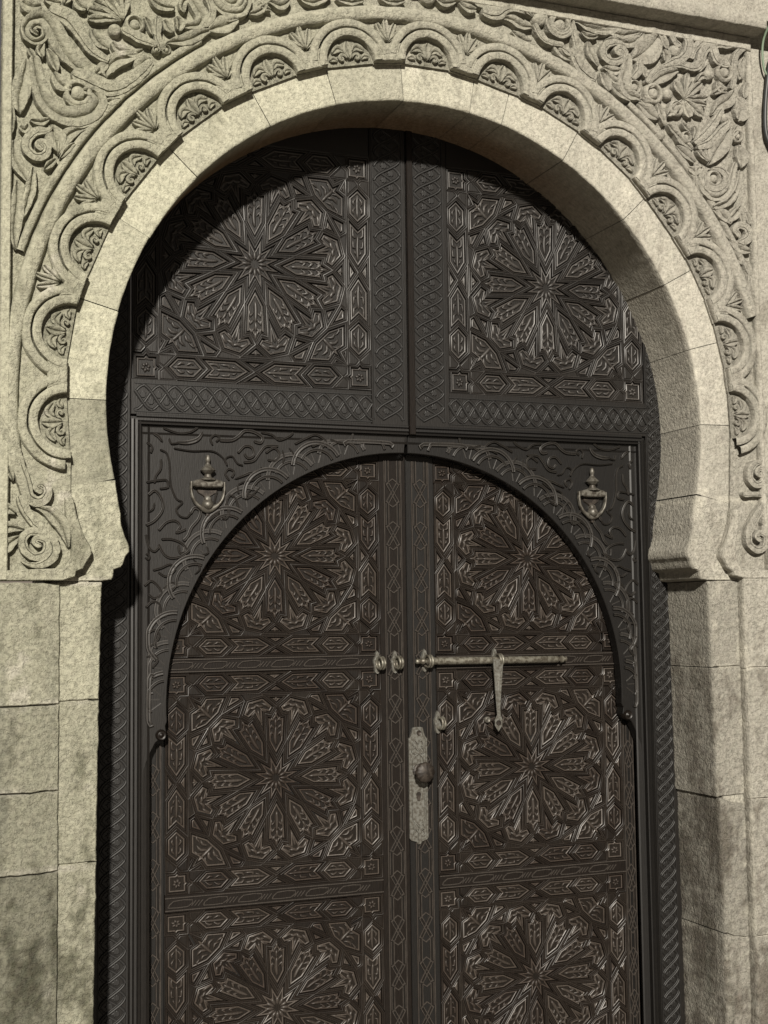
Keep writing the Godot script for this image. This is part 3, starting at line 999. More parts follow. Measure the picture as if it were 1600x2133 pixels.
	ks("leaf", "L", [1066, 3289, 1096, 3281, 1136, 3297], [16.0, 28.1, 16.0])
	ks("leaf", "L", [1173, 3140, 1225, 3119, 1259, 3088], [16.2, 36.4, 16.2])
	ks("leaf", "L", [1237, 3097, 1273, 3127, 1306, 3168], [16.3, 26.4, 16.3])
	ks("leaf", "L", [1292, 3152, 1308, 3123, 1312, 3090], [12.3, 22.5, 12.3])
	ks("scroll", "T", [1284, 3053, 1271, 3067, 1289, 3087, 1322, 3083, 1337, 3054, 1314, 3029, 1274, 3022], [18.4, 18.4, 20.4, 24.5, 26.5, 24.5, 16.3])
	ks("leaf", "L", [1243, 3027, 1290, 3001, 1347, 2991], [16.2, 32.5, 16.2])
	ks("leaf", "L", [1255, 2990, 1289, 2956, 1332, 2945], [12.2, 28.4, 16.2])
	ks("leaf", "L", [1336, 2922, 1342, 2848, 1352, 2773], [20.4, 36.8, 20.4])
	ks("volute", "T", [-1321, 2003, -1335, 2012, -1324, 2027, -1303, 2019, -1300, 1989, -1326, 1968, -1355, 1982, -1367, 2020, -1384, 2071, -1405, 2137, -1431, 2195, -1454, 2239], [13.2, 13.2, 14.6, 17.5, 19.0, 21.9, 23.4, 26.3, 26.3, 26.3, 26.3, 26.3])
	ks("volute", "T", [-1325, 1835, -1339, 1844, -1325, 1858, -1302, 1844, -1305, 1811, -1336, 1799, -1365, 1820, -1371, 1855, -1345, 1876, -1302, 1865, -1276, 1829, -1290, 1791, -1333, 1773, -1376, 1785], [11.6, 11.6, 13.1, 14.5, 16.0, 17.4, 17.4, 17.4, 17.4, 18.9, 20.4, 20.4, 18.9, 13.1])
	ks("stem", "S", [-1378, 1973, -1357, 1929, -1320, 1888, -1279, 1853], [18.8, 20.3, 20.3, 17.4])
	ks("leaf", "L", [-1337, 1953, -1291, 1936, -1253, 1895, -1232, 1827], [11.7, 29.1, 29.1, 11.7])
	ks("leaf", "L", [-1392, 1931, -1420, 1948, -1451, 1951], [11.6, 23.1, 20.2])
	ks("leaf", "L", [-1365, 1882, -1411, 1890, -1453, 1880], [8.7, 23.2, 20.3])
	ks("leaf", "L", [-1377, 1864, -1419, 1834, -1452, 1802], [11.6, 28.9, 26.0])
	ks("leaf", "L", [-1451, 2171, -1430, 2101, -1401, 2031], [14.4, 28.9, 11.6])
	ks("volute", "T", [1343, 2124, 1330, 2135, 1349, 2150, 1372, 2132, 1364, 2099, 1328, 2087, 1303, 2109, 1304, 2142, 1327, 2168, 1372, 2177], [14.1, 14.1, 16.1, 18.1, 18.1, 20.1, 20.1, 20.1, 20.1, 18.1])
	ks("volute", "T", [1333, 1879, 1320, 1890, 1338, 1905, 1364, 1891, 1358, 1854, 1323, 1839, 1289, 1861, 1286, 1901, 1314, 1952, 1356, 2007, 1384, 2041], [14.0, 14.0, 16.0, 18.0, 20.0, 20.0, 20.0, 21.9, 23.9, 25.9, 25.9])
	ks("stem", "S", [1277, 2049, 1329, 2051, 1393, 2045], [13.9, 13.9, 13.9])
	ks("leaf", "L", [1391, 1997, 1366, 1942, 1391, 1909], [12.1, 24.2, 16.1])
	ks("leaf", "L", [-1293, 3333, -1266, 3298, -1233, 3285], [20.1, 33.5, 20.1])
	ks("leaf", "L", [-1311, 3409, -1290, 3368, -1278, 3335], [12.8, 21.3, 12.8])
	ks("leaf", "L", [-1173, 3493, -1150, 3456, -1115, 3431], [16.8, 28.0, 16.8])
	ks("leaf", "L", [-1109, 3461, -1081, 3436, -1041, 3436], [15.0, 25.0, 15.0])
	ks("leaf", "L", [-1157, 3349, -1136, 3374, -1127, 3401], [13.0, 21.7, 13.0])
	ks("leaf", "L", [-1139, 3260, -1108, 3261, -1078, 3274], [11.2, 18.6, 11.2])
	ks("leaf", "L", [-1232, 3166, -1193, 3178, -1160, 3194], [11.0, 18.3, 11.0])
	ks("leaf", "L", [-1253, 3251, -1232, 3241, -1208, 3235], [9.2, 15.3, 9.2])
	ks("leaf", "L", [-1394, 3146, -1376, 3136, -1365, 3156], [12.6, 20.9, 12.6])
	ks("leaf", "L", [-1267, 3056, -1246, 3087, -1220, 3112], [9.1, 15.2, 9.1])
	ks("leaf", "L", [-1362, 3169, -1330, 3167, -1300, 3180], [10.8, 18.0, 10.8])
	ks("leaf", "L", [-1320, 3426, -1332, 3400, -1323, 3373], [11.0, 18.3, 11.0])
	ks("leaf", "L", [-1370, 3400, -1358, 3383, -1349, 3369], [9.1, 15.1, 9.1])
	ks("leaf", "L", [-1258, 3558, -1249, 3579, -1234, 3591], [9.2, 15.4, 9.2])
	ks("leaf", "L", [-1063, 3426, -1032, 3431, -1004, 3448], [11.3, 18.9, 11.3])
	ks("leaf", "L", [-899, 3577, -884, 3556, -890, 3526], [13.5, 22.6, 13.5])
	ks("leaf", "L", [-858, 3652, -877, 3619, -871, 3591], [11.7, 19.5, 11.7])
	ks("leaf", "L", [-649, 3622, -615, 3641, -588, 3669], [12.0, 20.0, 12.0])
	ks("leaf", "L", [-756, 3589, -715, 3596, -674, 3615], [7.9, 13.1, 7.9])
	ks("leaf", "L", [497, 3704, 532, 3665, 575, 3639], [18.3, 30.4, 18.3])
	ks("leaf", "L", [532, 3680, 568, 3663, 596, 3675], [11.5, 19.1, 11.5])
	ks("leaf", "L", [619, 3755, 651, 3742, 692, 3748], [11.6, 19.3, 11.6])
	ks("leaf", "L", [709, 3632, 754, 3624, 791, 3633], [16.3, 27.2, 16.3])
	ks("leaf", "L", [720, 3616, 757, 3588, 802, 3575], [14.0, 23.3, 14.0])
	ks("leaf", "L", [854, 3660, 883, 3646, 895, 3618], [14.2, 23.7, 14.2])
	ks("leaf", "L", [867, 3532, 892, 3521, 917, 3520], [14.2, 23.7, 14.2])
	ks("leaf", "L", [971, 3737, 987, 3717, 982, 3690], [16.8, 28.1, 16.8])
	ks("leaf", "L", [956, 3799, 980, 3769, 988, 3740], [14.4, 24.0, 14.4])
	ks("leaf", "L", [1132, 3673, 1146, 3706, 1173, 3732], [14.7, 24.4, 14.7])
	ks("leaf", "L", [1122, 3634, 1149, 3661, 1170, 3645], [12.2, 20.3, 12.2])
	ks("leaf", "L", [1210, 3650, 1226, 3622, 1257, 3611], [17.2, 28.7, 17.2])
	ks("leaf", "L", [1301, 3728, 1318, 3699, 1316, 3665], [12.4, 20.7, 12.4])
	ks("leaf", "L", [1194, 3595, 1221, 3613, 1249, 3636], [12.3, 20.5, 12.3])
	ks("leaf", "L", [982, 3450, 1011, 3428, 1028, 3408], [14.4, 23.9, 14.4])
	ks("leaf", "L", [1098, 3457, 1114, 3433, 1096, 3401], [14.5, 24.2, 14.5])
	ks("leaf", "L", [1047, 3462, 1068, 3446, 1084, 3433], [12.0, 20.1, 12.0])
	ks("leaf", "L", [1300, 3483, 1286, 3454, 1272, 3434], [12.4, 20.6, 12.4])
	ks("leaf", "L", [1280, 3294, 1291, 3250, 1281, 3211], [12.3, 20.5, 12.3])
	ks("leaf", "L", [1095, 3251, 1107, 3215, 1136, 3188], [12.0, 20.1, 12.0])
	ks("leaf", "L", [1206, 3083, 1231, 3055, 1247, 3027], [14.6, 24.3, 14.6])
	ks("leaf", "L", [1323, 3147, 1335, 3118, 1343, 3093], [12.3, 20.5, 12.3])
	ks("leaf", "L", [1302, 2957, 1323, 2929, 1335, 2892], [14.7, 24.5, 14.7])
	ks("leaf", "L", [-1424, 3238, -1415, 3177, -1417, 3116], [7.2, 12.0, 7.2])
	ks("leaf", "L", [332, 3712, 367, 3695, 414, 3684], [15.7, 26.2, 15.7])
	ks("leaf", "L", [378, 3672, 417, 3656, 464, 3652], [13.5, 22.5, 13.5])
	ks("leaf", "L", [-341, 3725, -288, 3724, -235, 3739], [12.5, 20.8, 12.5])
	ks("leaf", "L", [-181, 3755, -136, 3748, -82, 3760], [12.7, 21.2, 12.7])
	ks("leaf", "L", [-615, 3668, -595, 3654, -572, 3648], [8.0, 13.4, 8.0])

func build_lobe(a: float, i: int) -> void:
	var g := group_part("scalloped_lobe", carved)
	var c := lobe_centre(a)
	var span := 92.0
	var b := nb(0.8 + 0.06 * rng.randf())
	sweep(b, c, v2([0.0885, Z_ARCH + 0.004, 0.0890, Z_TOP - 0.005, 0.0925, Z_TOP, 0.112, Z_TOP, 0.1165, Z_TOP - 0.003]), a - span, a + span, 40, 0.35, 0.0022)
	put(b, "inner_moulding", mats.stone_rough, g)
	var b2 := nb(0.78 + 0.06 * rng.randf())
	var e := 84.0
	sweep(b2, c, v2([0.1165, Z_TOP - 0.003, 0.1180, Z_BED - 0.002, 0.1215, Z_BED - 0.002, 0.1230, Z_TOP - 0.004, 0.127, Z_TOP - 0.001, 0.146, Z_TOP - 0.002, 0.150, Z_TOP - 0.006, 0.152, Z_BED - 0.004]), a - e, a + e, 44, 0.35, 0.0022)
	put(b2, "outer_moulding", mats.stone_rough, g)
	# the foot between this lobe and the next
	if i < LOBES.size() - 1:
		var an: float = LOBES[i + 1]
		var cn := lobe_centre(an)
		var ft := PackedVector2Array()
		for k in 9:
			ft.append(c + polar(0.0895 if k < 3 else 0.1160, a - 93.5 + 31.5 * k / 8.0))
		for k in 9:
			ft.append(cn + polar(0.0895 if k > 5 else 0.1160, an + 62.0 + 31.5 * k / 8.0))
		var foot := nb(0.82)
		slab(foot, ft, Z_TOP - 0.0035, Z_ARCH - 0.01, 0.010, 0.003, 0.003)
		put(foot, "lobe_foot", mats.stone_rough, g)
	# recessed floor
	var fl := PackedVector2Array()
	for k in 21:
		var t := deg_to_rad(a - 94.0 + 188.0 * k / 20.0)
		fl.append(c + Vector2(cos(t), sin(t)) * 0.0883)
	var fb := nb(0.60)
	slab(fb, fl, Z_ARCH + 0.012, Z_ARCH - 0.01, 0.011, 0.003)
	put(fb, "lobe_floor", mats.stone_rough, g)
	# palmette in the recess: a ribbed leaf, two volutes and two side leaves
	var ax := polar(1.0, a)
	var ay := Vector2(-ax.y, ax.x)
	var pl := func(u: float, v: float) -> Vector2: return c + ax * u + ay * v
	var z := Z_ARCH + 0.009
	var lf := nb(0.66)
	stroke(lf, PackedVector2Array([pl.call(0.012, 0), pl.call(0.045, 0.002), pl.call(0.076, 0)]), PackedFloat32Array([0.018, 0.036, 0.020]), z, 0.021, v2(P_LEAF), "L", 0.005, 0.35, 0.002)
	put(lf, "leaf", mats.stone_rough, g)
	for s: float in [-1.0, 1.0]:
		var sc := nb(0.66)
		stroke(sc, PackedVector2Array([pl.call(0.020, s * 0.027), pl.call(0.014, s * 0.024), pl.call(0.011, s * 0.031), pl.call(0.020, s * 0.037), pl.call(0.029, s * 0.030), pl.call(0.027, s * 0.018), pl.call(0.014, s * 0.009)]), PackedFloat32Array([0.006, 0.008, 0.009, 0.010, 0.010, 0.009, 0.007]), z, 0.019, v2(P_STEM), "T", 0.004, 0.35, 0.001)
		put(sc, "volute", mats.stone_rough, g)
		var sl := nb(0.66)
		stroke(sl, PackedVector2Array([pl.call(0.036, s * 0.014), pl.call(0.052, s * 0.034), pl.call(0.036, s * 0.060)]), PackedFloat32Array([0.014, 0.030, 0.018]), z, 0.018, v2(P_LEAF), "L", 0.005, 0.35, 0.002)
		put(sl, "leaf", mats.stone_rough, g)
		var sm := nb(0.66)
		stroke(sm, PackedVector2Array([pl.call(0.008, s * 0.044), pl.call(0.018, s * 0.058), pl.call(0.012, s * 0.074)]), PackedFloat32Array([0.010, 0.021, 0.013]), z, 0.016, v2(P_LEAF), "L", 0.005, 0.35, 0.002)
		put(sm, "leaf", mats.stone_rough, g)

# ---------------------------------------------------------------- star panels: pieces of the twelve-pointed pattern, in units of half the panel
var cells := []          # [name, mesh, rotation in degrees, centre]

func piece_mesh(poly: PackedVector2Array, deco: Array) -> ArrayMesh:
	poly = ccw(poly.duplicate())
	var b := nw()
	var rc := PackedColorArray()
	var prof := [[0.0, 0.0], [0.0045, -0.0006], [0.0075, -0.0032], [0.0105, -0.0032], [0.0132, -0.0007], [0.0170, 0.0002], [0.0208, -0.0008], [0.0235, -0.011], [0.0305, -0.011], [0.0333, -0.0042], [0.0385, -0.0030], [0.0440, -0.0042], [0.0470, -0.0085]]
	var rows := []
	var last := poly
	var lz := 0.0
	for q: Array in prof:
		var r := inset(poly, q[0]) if q[0] > 0.0 else poly
		if not inset_ok(poly, r):
			break
		rows.append(ring_row(r, q[1]))
		rc.append(Color.WHITE if q[0] > 0.033 and q[0] < 0.045 else (Color(0.34, 0.325, 0.31) if q[1] > -0.001 else OFF_EDGE))  # pale rims and ridges: rubbed edges with highlights painted into the colour
		last = r
		lz = q[1]
	if rows.size() < 2:
		rows.append(ring_row(inset(poly, 0.003), -0.001))
		last = inset(poly, 0.003)
		lz = -0.001
	loft(b, rows, true, 0.97, 0, rc)
	cap(b, last, lz)
	b["rich"] = true
	for d: Array in deco:
		var pts := v2(d[0])
		var w := PackedFloat32Array()
		for k in pts.size():
			w.append(d[1])
		stroke(b, pts, w, lz - 0.001, 0.0075, v2([-1, 0, -0.75, 0.75, 0, 1, 0.75, 0.75, 1, 0]), d[2], 0.03, 0.6)
	return mesh_of(b)

func turn(poly: PackedVector2Array, deg: float) -> PackedVector2Array:
	return Transform2D(deg_to_rad(deg), Vector2.ZERO) * poly

func mirror(poly: PackedVector2Array, across_x: bool) -> PackedVector2Array:
	var o := PackedVector2Array()
	for p in poly:
		o.append(Vector2(-p.x, p.y) if across_x else Vector2(p.x, -p.y))
	return o

func cell(called: String, poly: PackedVector2Array, turns: Array, deco := []) -> void:
	var c := Vector2.ZERO
	for p in poly:
		c += p
	c /= poly.size()
	var m := piece_mesh(poly, deco)
	for t in turns:
		cells.append([called, m, float(t), c.rotated(deg_to_rad(t))])

func make_cells() -> void:
	var q4 := [0, 90, 180, 270]
	var t12 := range(0, 360, 30)
	var star := PackedVector2Array()
	for k in 12:
		star.append(polar(0.17, 30.0 * k))
		star.append(polar(0.36, 30.0 * k + 15.0))
	var rays := []
	for k in 12:
		rays.append([[0.03 * cos(deg_to_rad(30.0 * k)), 0.03 * sin(deg_to_rad(30.0 * k)), 0.075 * cos(deg_to_rad(30.0 * k)), 0.075 * sin(deg_to_rad(30.0 * k)), 0.115 * cos(deg_to_rad(30.0 * k)), 0.115 * sin(deg_to_rad(30.0 * k))], 0.038, "L"])
	cell("star_piece", star, [0], rays)
	cell("petal_piece", v2([0.17, 0, 0.3477, -0.0932, 0.615, -0.105, 0.60, -0.05, 0.685, 0, 0.60, 0.05, 0.615, 0.105, 0.3477, 0.0932]), t12,
		[[[0.31, 0, 0.40, 0.006, 0.50, 0], 0.040, "L"], [[0.40, 0.012, 0.44, 0.044, 0.38, 0.050], 0.030, "L"], [[0.40, -0.012, 0.44, -0.044, 0.38, -0.050], 0.030, "L"], [[0.46, 0.010, 0.505, 0.044, 0.455, 0.056], 0.030, "L"], [[0.46, -0.010, 0.505, -0.044, 0.455, -0.056], 0.030, "L"], [[0.53, 0.008, 0.575, 0.036, 0.525, 0.058], 0.030, "L"], [[0.53, -0.008, 0.575, -0.036, 0.525, -0.058], 0.030, "L"], [[0.48, 0, 0.53, 0.004, 0.57, 0], 0.030, "L"], [[0.57, 0, 0.60, 0.0, 0.645, 0], 0.034, "L"]])
	var bar := v2([0.36, 0, 0.6212, -0.0577, 0.5925, -0.107, 0.6617, -0.1773, 0.80, -0.085, 0.80, 0.085, 0.6617, 0.1773, 0.5925, 0.107, 0.6212, 0.0577])
	var bar_deco := [[[0.655, -0.125, 0.70, -0.09, 0.725, -0.05], 0.040, "L"], [[0.70, -0.065, 0.705, -0.02, 0.735, 0.01], 0.038, "L"], [[0.735, -0.01, 0.705, 0.03, 0.715, 0.075], 0.038, "L"], [[0.72, 0.05, 0.70, 0.09, 0.655, 0.125], 0.040, "L"], [[0.68, 0, 0.62, 0.004, 0.53, 0], 0.030, "L"], [[0.69, -0.02, 0.655, -0.045, 0.64, -0.085], 0.026, "L"], [[0.69, 0.02, 0.655, 0.045, 0.64, 0.085], 0.026, "L"], [[0.75, -0.06, 0.755, 0.0, 0.75, 0.06], 0.020, "L"]]
	cell("bar_piece", turn(bar, 15.0), t12, turn_deco(bar_deco, 15.0))
	cell("small_star_piece", v2([0.685, 0, 0.7947, -0.1250, 0.7947, 0.1250]), q4, [[[0.735, 0, 0.755, 0.002, 0.78, 0], 0.03, "L"]])
	cell("edge_fillet", v2([0.7947, -0.1250, 0.81, -0.15, 0.81, 0.15, 0.7947, 0.1250]), q4)
	for mx in [false, true]:
		var f := func(p: PackedVector2Array) -> PackedVector2Array: return mirror(p, false) if mx else p
		cell("edge_fillet", f.call(v2([0.7947, 0.1250, 0.7507, 0.2892, 0.81, 0.33, 0.81, 0.15])), q4)
		cell("small_star_piece", f.call(v2([0.5932, 0.3425, 0.7507, 0.2892, 0.6258, 0.5056])), q4)
		cell("edge_fillet", f.call(v2([0.7507, 0.2892, 0.81, 0.33, 0.81, 0.43, 0.6258, 0.5056])), q4)
		cell("corner_chip", f.call(v2([0.81, 0.66, 0.81, 0.81, 0.75, 0.70])), q4)
	cell("corner_kite", v2([0.6258, 0.5056, 0.81, 0.43, 0.81, 0.66, 0.75, 0.70, 0.81, 0.81, 0.70, 0.75, 0.66, 0.81, 0.43, 0.81, 0.5056, 0.6258]), q4,
		[[[0.59, 0.59, 0.64, 0.645, 0.70, 0.70], 0.040, "L"], [[0.64, 0.625, 0.70, 0.625, 0.735, 0.58], 0.036, "L"], [[0.625, 0.64, 0.625, 0.70, 0.58, 0.735], 0.036, "L"], [[0.63, 0.585, 0.68, 0.575, 0.70, 0.53], 0.032, "L"], [[0.585, 0.63, 0.575, 0.68, 0.53, 0.70], 0.032, "L"], [[0.70, 0.56, 0.735, 0.52, 0.73, 0.485], 0.024, "L"], [[0.56, 0.70, 0.52, 0.735, 0.485, 0.73], 0.024, "L"], [[0.68, 0.66, 0.73, 0.66, 0.755, 0.63], 0.024, "L"], [[0.66, 0.68, 0.66, 0.73, 0.63, 0.755], 0.024, "L"]])
	var rose := []
	for k in 6:
		var p := Vector2(-0.915, -0.915)
		var d := polar(1.0, 60.0 * k + 15.0)
		rose.append([[p.x + d.x * 0.008, p.y + d.y * 0.008, p.x + d.x * 0.022, p.y + d.y * 0.022, p.x + d.x * 0.040, p.y + d.y * 0.046], 0.030, "L"])
	cell("square_star_piece", v2([-1.02, -1.02, -0.81, -1.02, -0.81, -0.945, -0.775, -0.915, -0.81, -0.885, -0.81, -0.81, -0.885, -0.81, -0.915, -0.775, -0.945, -0.81, -1.02, -0.81]), q4, rose)
	var hex := v2([-0.76, -0.915, -0.66, -1.02, -0.50, -1.02, -0.40, -0.915, -0.50, -0.81, -0.66, -0.81])
	var hd := [[[-0.69, -0.915, -0.58, -0.911, -0.47, -0.915], 0.030, "L"], [[-0.66, -0.908, -0.62, -0.876, -0.585, -0.885], 0.028, "L"], [[-0.66, -0.922, -0.62, -0.954, -0.585, -0.945], 0.028, "L"], [[-0.58, -0.900, -0.54, -0.874, -0.51, -0.888], 0.026, "L"], [[-0.58, -0.930, -0.54, -0.956, -0.51, -0.942], 0.026, "L"]]
	cell("hexagon_piece", hex, q4, hd)
	cell("hexagon_piece", mirror(hex, true), q4, mirror_deco(hd))
	var arrow := v2([-0.50, -1.02, -0.16, -1.02, 0, -0.915, -0.16, -0.81, -0.50, -0.81, -0.40, -0.915])
	var ad := [[[-0.33, -0.915, -0.22, -0.911, -0.10, -0.915], 0.032, "L"], [[-0.30, -0.905, -0.32, -0.872, -0.40, -0.872], 0.030, "L"], [[-0.30, -0.925, -0.32, -0.958, -0.40, -0.958], 0.030, "L"], [[-0.22, -0.900, -0.22, -0.874, -0.29, -0.870], 0.028, "L"], [[-0.22, -0.930, -0.22, -0.956, -0.29, -0.960], 0.028, "L"], [[-0.15, -0.905, -0.17, -0.890, -0.20, -0.884], 0.018, "L"], [[-0.15, -0.925, -0.17, -0.940, -0.20, -0.946], 0.018, "L"]]
	cell("arrow_piece", arrow, q4, ad)
	cell("arrow_piece", mirror(arrow, true), q4, mirror_deco(ad))
	cell("triangle_chip", v2([-0.16, -1.02, 0.16, -1.02, 0, -0.915]), q4)
	cell("triangle_chip", v2([-0.16, -0.81, 0, -0.915, 0.16, -0.81]), q4)
	for mx in [false, true]:
		var f := func(p: PackedVector2Array) -> PackedVector2Array: return mirror(p, true) if mx else p
		cell("triangle_chip", f.call(v2([-0.81, -1.02, -0.66, -1.02, -0.76, -0.915, -0.775, -0.915, -0.81, -0.945])), q4)
		cell("triangle_chip", f.call(v2([-0.81, -0.81, -0.81, -0.885, -0.775, -0.915, -0.76, -0.915, -0.66, -0.81])), q4)

func turn_deco(deco: Array, deg: float) -> Array:
	var o := []
	for d: Array in deco:
		var a := []
		for p in turn(v2(d[0]), deg):
			a.append(p.x)
			a.append(p.y)
		o.append([a, d[1], d[2]])
	return o

func mirror_deco(deco: Array) -> Array:
	var o := []
	for d: Array in deco:
		var a := []
		for p in mirror(v2(d[0]), true):
			a.append(p.x)
			a.append(p.y)
		o.append([a, d[1], d[2]])
	return o

# shown: which centres are not hidden behind the arch or the spandrel board
func star_panel(leaf: Node3D, x0: float, y0: float, x1: float, y1: float, z: float, shown: Callable, tone := "grey") -> void:
	var g := group_part("star_panel", leaf)
	g.position = Vector3((x0 + x1) * 0.5, (y0 + y1) * 0.5, z)
	var k := Vector2((x1 - x0) * 0.5 / 1.02, (y1 - y0) * 0.5 / 1.02)
	g.scale = Vector3(k.x, k.y, 1.0)
	for c: Array in cells:
		var p := Vector2(g.position.x, g.position.y) + Vector2(c[3]) * k
		if not shown.call(p):
			continue
		# hand-fitted: every piece sits a hair crooked
		var tilt := Basis(Vector3.RIGHT, rng.randfn(0.0, 0.0045)) * Basis(Vector3.UP, rng.randfn(0.0, 0.0045))
		var t := Transform3D(tilt * Basis(Vector3.BACK, deg_to_rad(c[2] + rng.randfn(0.0, 0.25))), Vector3(0, 0, rng.randf_range(-0.0012, 0.0012)))
		var mid3 := Vector3(c[3].x, c[3].y, 0)
		t.origin += mid3 - tilt * mid3
		put_mesh(c[1], c[0], mats[tone + ["_a", "_b", "_c"][rng.randi() % 3]], g, t)
	var b := nb()
	box(b, Vector3(-1.02, -1.02, -0.035), Vector3(1.02, 1.02, -0.0125), 0.001)
	put(b, "backing_board", mats.wood_dark, g)

# plaited bands: three strands and little leaves between them; the band runs along +x from the origin, half height hv
func plait(leaf: Node3D, origin: Vector2, along: Vector2, length: float, hv: float, z: float, pitch := 0.054, mat := "wood") -> void:
	var b := nb()
	var up := Vector2(-along.y, along.x)
	var period := pitch * 3.0
	var n := int(ceil(length / period * 18.0))
	for s in 3:
		for half in 2:
			# rising and falling lengths lie at different heights: one family passes over the other
			var seg := PackedVector2Array()
			for i in n + 1:
				var u := length * i / n
				var ph := fposmod(u / period + s / 3.0, 1.0)
				var rising := ph < 0.5
				var v := lerpf(1.0 - 4.0 * absf(ph - 0.5), -cos(TAU * ph), 0.8) * hv * 0.92
				if rising == (half == 0):
					seg.append(origin + along * u + up * v)
				if rising != (half == 0) or i == n:
					if seg.size() > 2:
						var w := PackedFloat32Array()
						for k in seg.size():
							w.append(0.0118)
						stroke(b, seg, w, z - 0.003, 0.0068 if half == 0 else 0.0086, v2([-1, 0, -0.86, 0.92, -0.66, 1, -0.45, 0.82, 0.45, 0.82, 0.66, 1, 0.86, 0.92, 1, 0]), "S", 0.012, 0.6)
					seg = PackedVector2Array()
	for i in int(length / pitch) + 1:
		for v: float in [-0.30, 0.20]:
			var c := origin + along * (pitch * (i + (0.5 if v > 0.0 else 0.0))) + up * hv * v
			if (c - origin).dot(along) < 0.01 or (c - origin).dot(along) > length - 0.01:
				continue
			var shape := PackedVector2Array()
			for q: Array in [[0, 0.022], [0.005, 0.012], [0.013, 0.010], [0.011, 0.001], [0.015, -0.002], [0.007, -0.014], [-0.007, -0.014], [-0.015, -0.002], [-0.011, 0.001], [-0.013, 0.010], [-0.005, 0.012]]:
				shape.append(c + (along * q[0] + up * q[1]) * 0.82)
			shape = ccw(shape)
			loft(b, [ring_row(inset(shape, 0.0022), z + 0.0036), ring_row(inset(shape, 0.0008), z + 0.0030), ring_row(shape, z - 0.002)], true, 0.95, 1, PackedColorArray([Color(0.5, 0.5, 0.5), Color.WHITE, OFF_EDGE]))
			cap(b, inset(shape, 0.0022), z + 0.0036)
	for s: float in [-1.0, 1.0]:
		stroke(b, PackedVector2Array([origin + up * hv * s * 1.06, origin + along * length + up * hv * s * 1.06]), PackedFloat32Array([0.006, 0.006]), z - 0.002, 0.005, v2([-1, 0, -0.6, 1, 0.6, 1, 1, 0]), "S", 0.5, 0.6)
	put(b, "plaited_carving", mats["plait" if mat == "wood" else "plait_dark"], leaf)

# straight knot bands of the small leaves
func knots(leaf: Node3D, origin: Vector2, along: Vector2, length: float, hw: float, z: float, period := 0.158) -> void:
	var b := nw()
	var up := Vector2(-along.y, along.x)
	var prof := v2([-1, 0, -0.8, 1, -0.5, 1, -0.3, 0.45, 0.3, 0.45, 0.5, 1, 0.8, 1, 1, 0])
	for s: float in [-1.0, 1.0]:
		var pts := PackedVector2Array()
		var sg := s
		var u := 0.0
		pts.append(origin + up * hw * s)
		while u < length - period:
			pts.append(origin + along * (u + period * 0.52) + up * hw * sg)
			pts.append(origin + along * (u + period * 1.0) - up * hw * sg)
			sg = -sg
			u += period
		for k in pts.size() - 1:
			stroke(b, PackedVector2Array([pts[k], pts[k + 1]]), PackedFloat32Array([0.017, 0.017]), z - 0.002, 0.0065 if (k + int(s)) % 4 < 2 else 0.0078, prof, "", 0.3, 0.7)
	var u2 := period * 0.76
	while u2 < length - 0.02:
		for s: float in [-1.0, 1.0]:
			var c := origin + along * u2
			stroke(b, PackedVector2Array([c + along * 0.03 * s - up * hw * 1.1, c + along * 0.052 * s, c + along * 0.03 * s + up * hw * 1.1]), PackedFloat32Array([0.008, 0.008, 0.008]), z - 0.002, 0.006, v2([-1, 0, -0.5, 1, 0.5, 1, 1, 0]), "", 0.3, 0.7)
		u2 += period
	for s: float in [-1.0, 1.0]:
		stroke(b, PackedVector2Array([origin + up * hw * s * 1.5, origin + along * length + up * hw * s * 1.5]), PackedFloat32Array([0.006, 0.006]), z - 0.002, 0.006, v2([-1, 0, -0.5, 1, 0.5, 1, 1, 0]), "", 1.0, 0.7)
	put(b, "knot_carving", mats.carved_brown, leaf)

func board(leaf: Node3D, called: String, x0: float, y0: float, x1: float, y1: float, z: float, thick := 0.05, mat := "wood") -> void:
	var b := nb()
	box(b, Vector3(x0, y0, z - thick), Vector3(x1, y1, z), 0.002)
	put(b, called, mats[mat], leaf)

# stepped moulding along a straight line; prof (across, z)
func moulding(leaf: Node3D, p: Vector2, q: Vector2, prof: PackedVector2Array, mat := "wood") -> void:
	var b := nb()
	var d := (q - p).normalized()
	var o := Vector2(-d.y, d.x)
	var rows := []
	for c in prof:
		rows.append(PackedVector3Array([Vector3(p.x + o.x * c.x, p.y + o.y * c.x, c.y), Vector3(q.x + o.x * c.x, q.y + o.y * c.x, c.y)]))
	loft(b, rows, false, 0.95)
	put(b, "moulding", mats[mat], leaf)

const SEAM := 0.036
const W_CENTRE := Vector2(0.03, 1.315)
const W_R := 0.888

func wicket_edge(s: float) -> PackedVector2Array:      # from the crown down to the foot of the opening, on one side
	var o := PackedVector2Array()
	var a1 := 183.5 if s < 0.0 else -3.5
	for k in 61:
		o.append(W_CENTRE + polar(W_R, lerpf(90.5 if s < 0.0 else 89.6, a1, k / 60.0)))
	# scroll-ended cusp, then the opening widens
	var m := [-0.862, 1.245, -0.858, 1.222, -0.866, 1.204, -0.884, 1.200, -0.896, 1.190, -0.912, 1.160, -0.925, 1.128, -0.934, 1.10, -0.936, 1.05, -0.936, -0.25]
	for p in v2(m):
		o.append(p if s < 0.0 else Vector2(0.062 - p.x, p.y))
	return o

